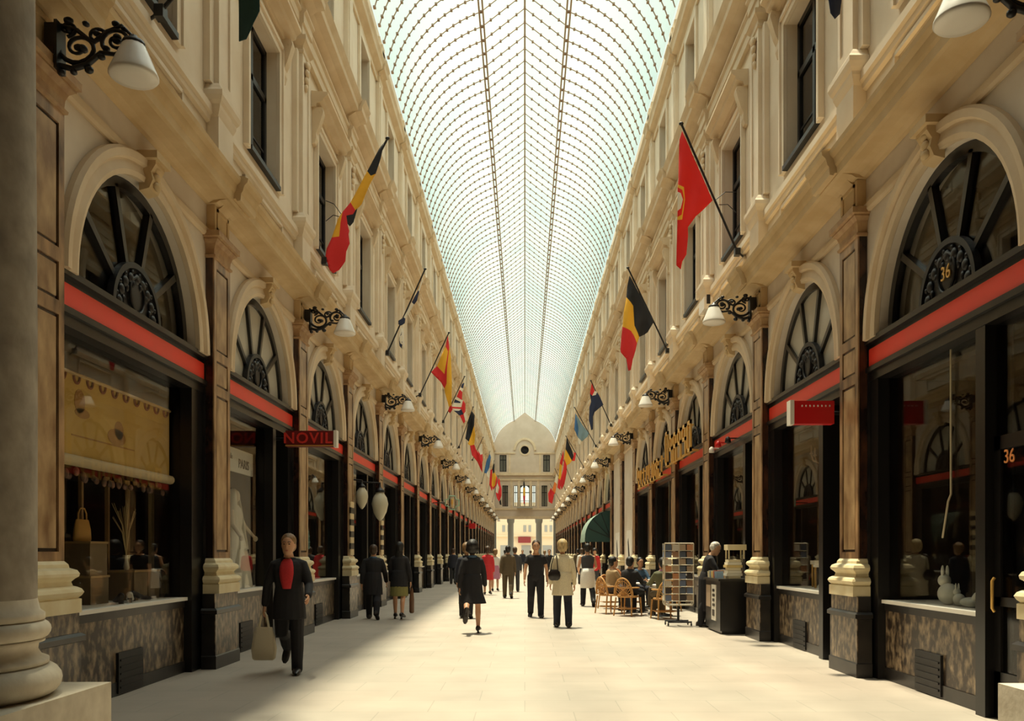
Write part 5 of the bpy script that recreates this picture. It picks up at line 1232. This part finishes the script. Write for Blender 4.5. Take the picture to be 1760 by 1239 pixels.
# ---- book stall
o = (3.78, 16.0, 0); R = empty('book_stall', o); tag(R, 'black book stall counter against the third right shopfront', 'stall')
b = MB(o); b.box(3.52, 4.04, 15.2, 16.4, .06, .96); b.box(3.56, 4.02, 15.25, 16.35, 0, .06); b.build('counter', M['wood'], R)
b = MB(o); b.box(3.48, 4.05, 15.15, 16.45, .96, 1.0); b.build('counter_top', M['black'], R)
b = MB(o); b.box(3.505, 3.52, 15.5, 15.85, .22, .88); b.build('front_poster', M['white'], R)
b = MB(o); b.box(3.500, 3.505, 15.58, 15.77, .30, .42)
for i in range(4): b.box(3.500, 3.505, 15.56+.03*(i%2), 15.76, .48+.09*i, .53+.09*i)
b.build('poster_print', M['black'], R)
b = MB(o); b.box(3.505, 3.52, 15.95, 16.3, .45, .86); b.build('front_picture', PC[4], R)
BK = [mat('book_%d' % i, c, .6) for i, c in enumerate(((.70,.62,.42),(.62,.30,.08),(.75,.72,.60),(.45,.10,.06),(.20,.28,.36),(.66,.50,.20)))]
rnd = random.Random(3); n = 0
for i in range(8):
    for r in range(2):
        yy = 15.60+.098*i; xx = 3.60+.19*r; p = MB((xx,yy,1.0)); h = .11+.03*rnd.random()
        p.prism([(xx-.07,yy-.04,1.002),(xx+.07,yy-.04,1.002),(xx+.07,yy-.01,1.002+h),(xx-.07,yy-.01,1.002+h)], (0,.03,0))
        tag(p.build('book', BK[rnd.randrange(6)]), 'book standing on the stall, %s from the near end of the %s row' % (ORD[i], 'front' if r == 0 else 'back'), 'book', 'books standing on the stall'); n += 1
for i in range(7):
    p = MB((3.72,15.36,1.0)); w2 = .10+.015*((i*5)%3); p.box(3.80-w2*1.2, 3.80+w2, 15.36-.13, 15.36+.13-.01*(i%2), 1.002+.05*i, 1.002+.05*i+.046)
    tag(p.build('book', BK[(0,2,2,0,5,2,0)[i]]), 'thick pale book in the flat pile on the stall, %s from the bottom' % ORD[i], 'book', 'flat pile of books on the stall')
p = MB((3.8,15.3,1.5)); p.box(3.66, 4.0, 15.22, 15.5, 1.52, 1.62)
for q in (15.24, 15.46):
    p.box(3.68, 3.70, q, q+.02, 1.36, 1.52); p.box(3.95, 3.97, q, q+.02, 1.36, 1.52)
simple('book_tray', p, M['cream'], 'cream tray raised above the flat pile of books', 'tray')
# prints and number board in the window behind the stall
k = 0
for r in range(4):
    for c in range(3):
        yy = 16.0+.50*c; z = 1.35+.36*r; p = MB((4.62,yy,z)); p.box(4.60, 4.63, yy-.22, yy+.22, z, z+.32)
        F_ = p.build('framed_print', PC[(0,4,0,3,2,0,4,0,6,0,4,2)[k]]); tag(F_, 'framed print behind the book stall, %s row from the bottom, %s from the front' % (ORD[r], ORD[c]), 'picture', 'framed prints behind the book stall')
        q = MB((4.62,yy,z)); q.box(4.595, 4.60, yy-.15, yy+.15, z+.06, z+.25); q.build('image', PC[(4,1,2,4,0,3,1,2,4,3,0,5)[k]], F_); k += 1
p = MB((4.6,16.4,2.9)); p.box(4.60, 4.63, 15.95, 16.95, 2.80, 3.08); S = p.build('shop_sign', mat('sign_blue', (.20,.42,.50), .5)); tag(S, 'pale blue lettered board above the framed prints', 'sign')
lettering('LRSOL', .22, .004, M['white'], S, (-.006, .05, .04), (PI/2, 0, -PI/2), 1.0, .004)
# warm shop lamps that burn inside a few of the windows
# ================================================================ light
sc = bpy.context.scene
w = bpy.data.worlds.new('sky'); sc.world = w; w.use_nodes = True; nt = w.node_tree
bg = nt.nodes['Background']; tc = nt.nodes.new('ShaderNodeTexCoord'); sp = nt.nodes.new('ShaderNodeSeparateXYZ')
cr = nt.nodes.new('ShaderNodeValToRGB'); e = cr.color_ramp.elements
e[0].position = 0.0; e[0].color = (.50,.52,.45,1)
e[1].position = 1.0; e[1].color = (1,1,.95,1)
x = cr.color_ramp.elements.new(.28); x.color = (.25,.305,.275,1)
x = cr.color_ramp.elements.new(.45); x.color = (.285,.335,.30,1)
x = cr.color_ramp.elements.new(.56); x.color = (.32,.355,.31,1)
x = cr.color_ramp.elements.new(.70); x.color = (.78,.81,.72,1)
nt.links.new(tc.outputs['Generated'], sp.inputs[0]); nt.links.new(sp.outputs['Z'], cr.inputs[0]); nt.links.new(cr.outputs[0], bg.inputs[0])
bg.inputs[1].default_value = 2.3
sun = bpy.data.objects.new('sun', bpy.data.lights.new('sun', 'SUN')); C.objects.link(sun)
sun.data.energy = 8.0; sun.data.angle = math.radians(3); sun.data.color = (1.0,.86,.66)
sun.rotation_euler = Vector((.105,-.20,-1.0)).to_track_quat('-Z','Y').to_euler()
vs = sc.view_settings; vs.view_transform = 'Standard'; vs.look = 'None'; vs.gamma = 1.0; vs.use_curve_mapping = False; vs.exposure = 0.3
sc.cycles.max_bounces = 8; sc.cycles.diffuse_bounces = 5; sc.cycles.transparent_max_bounces = 12
sc.cycles.sample_clamp_indirect = 6.0
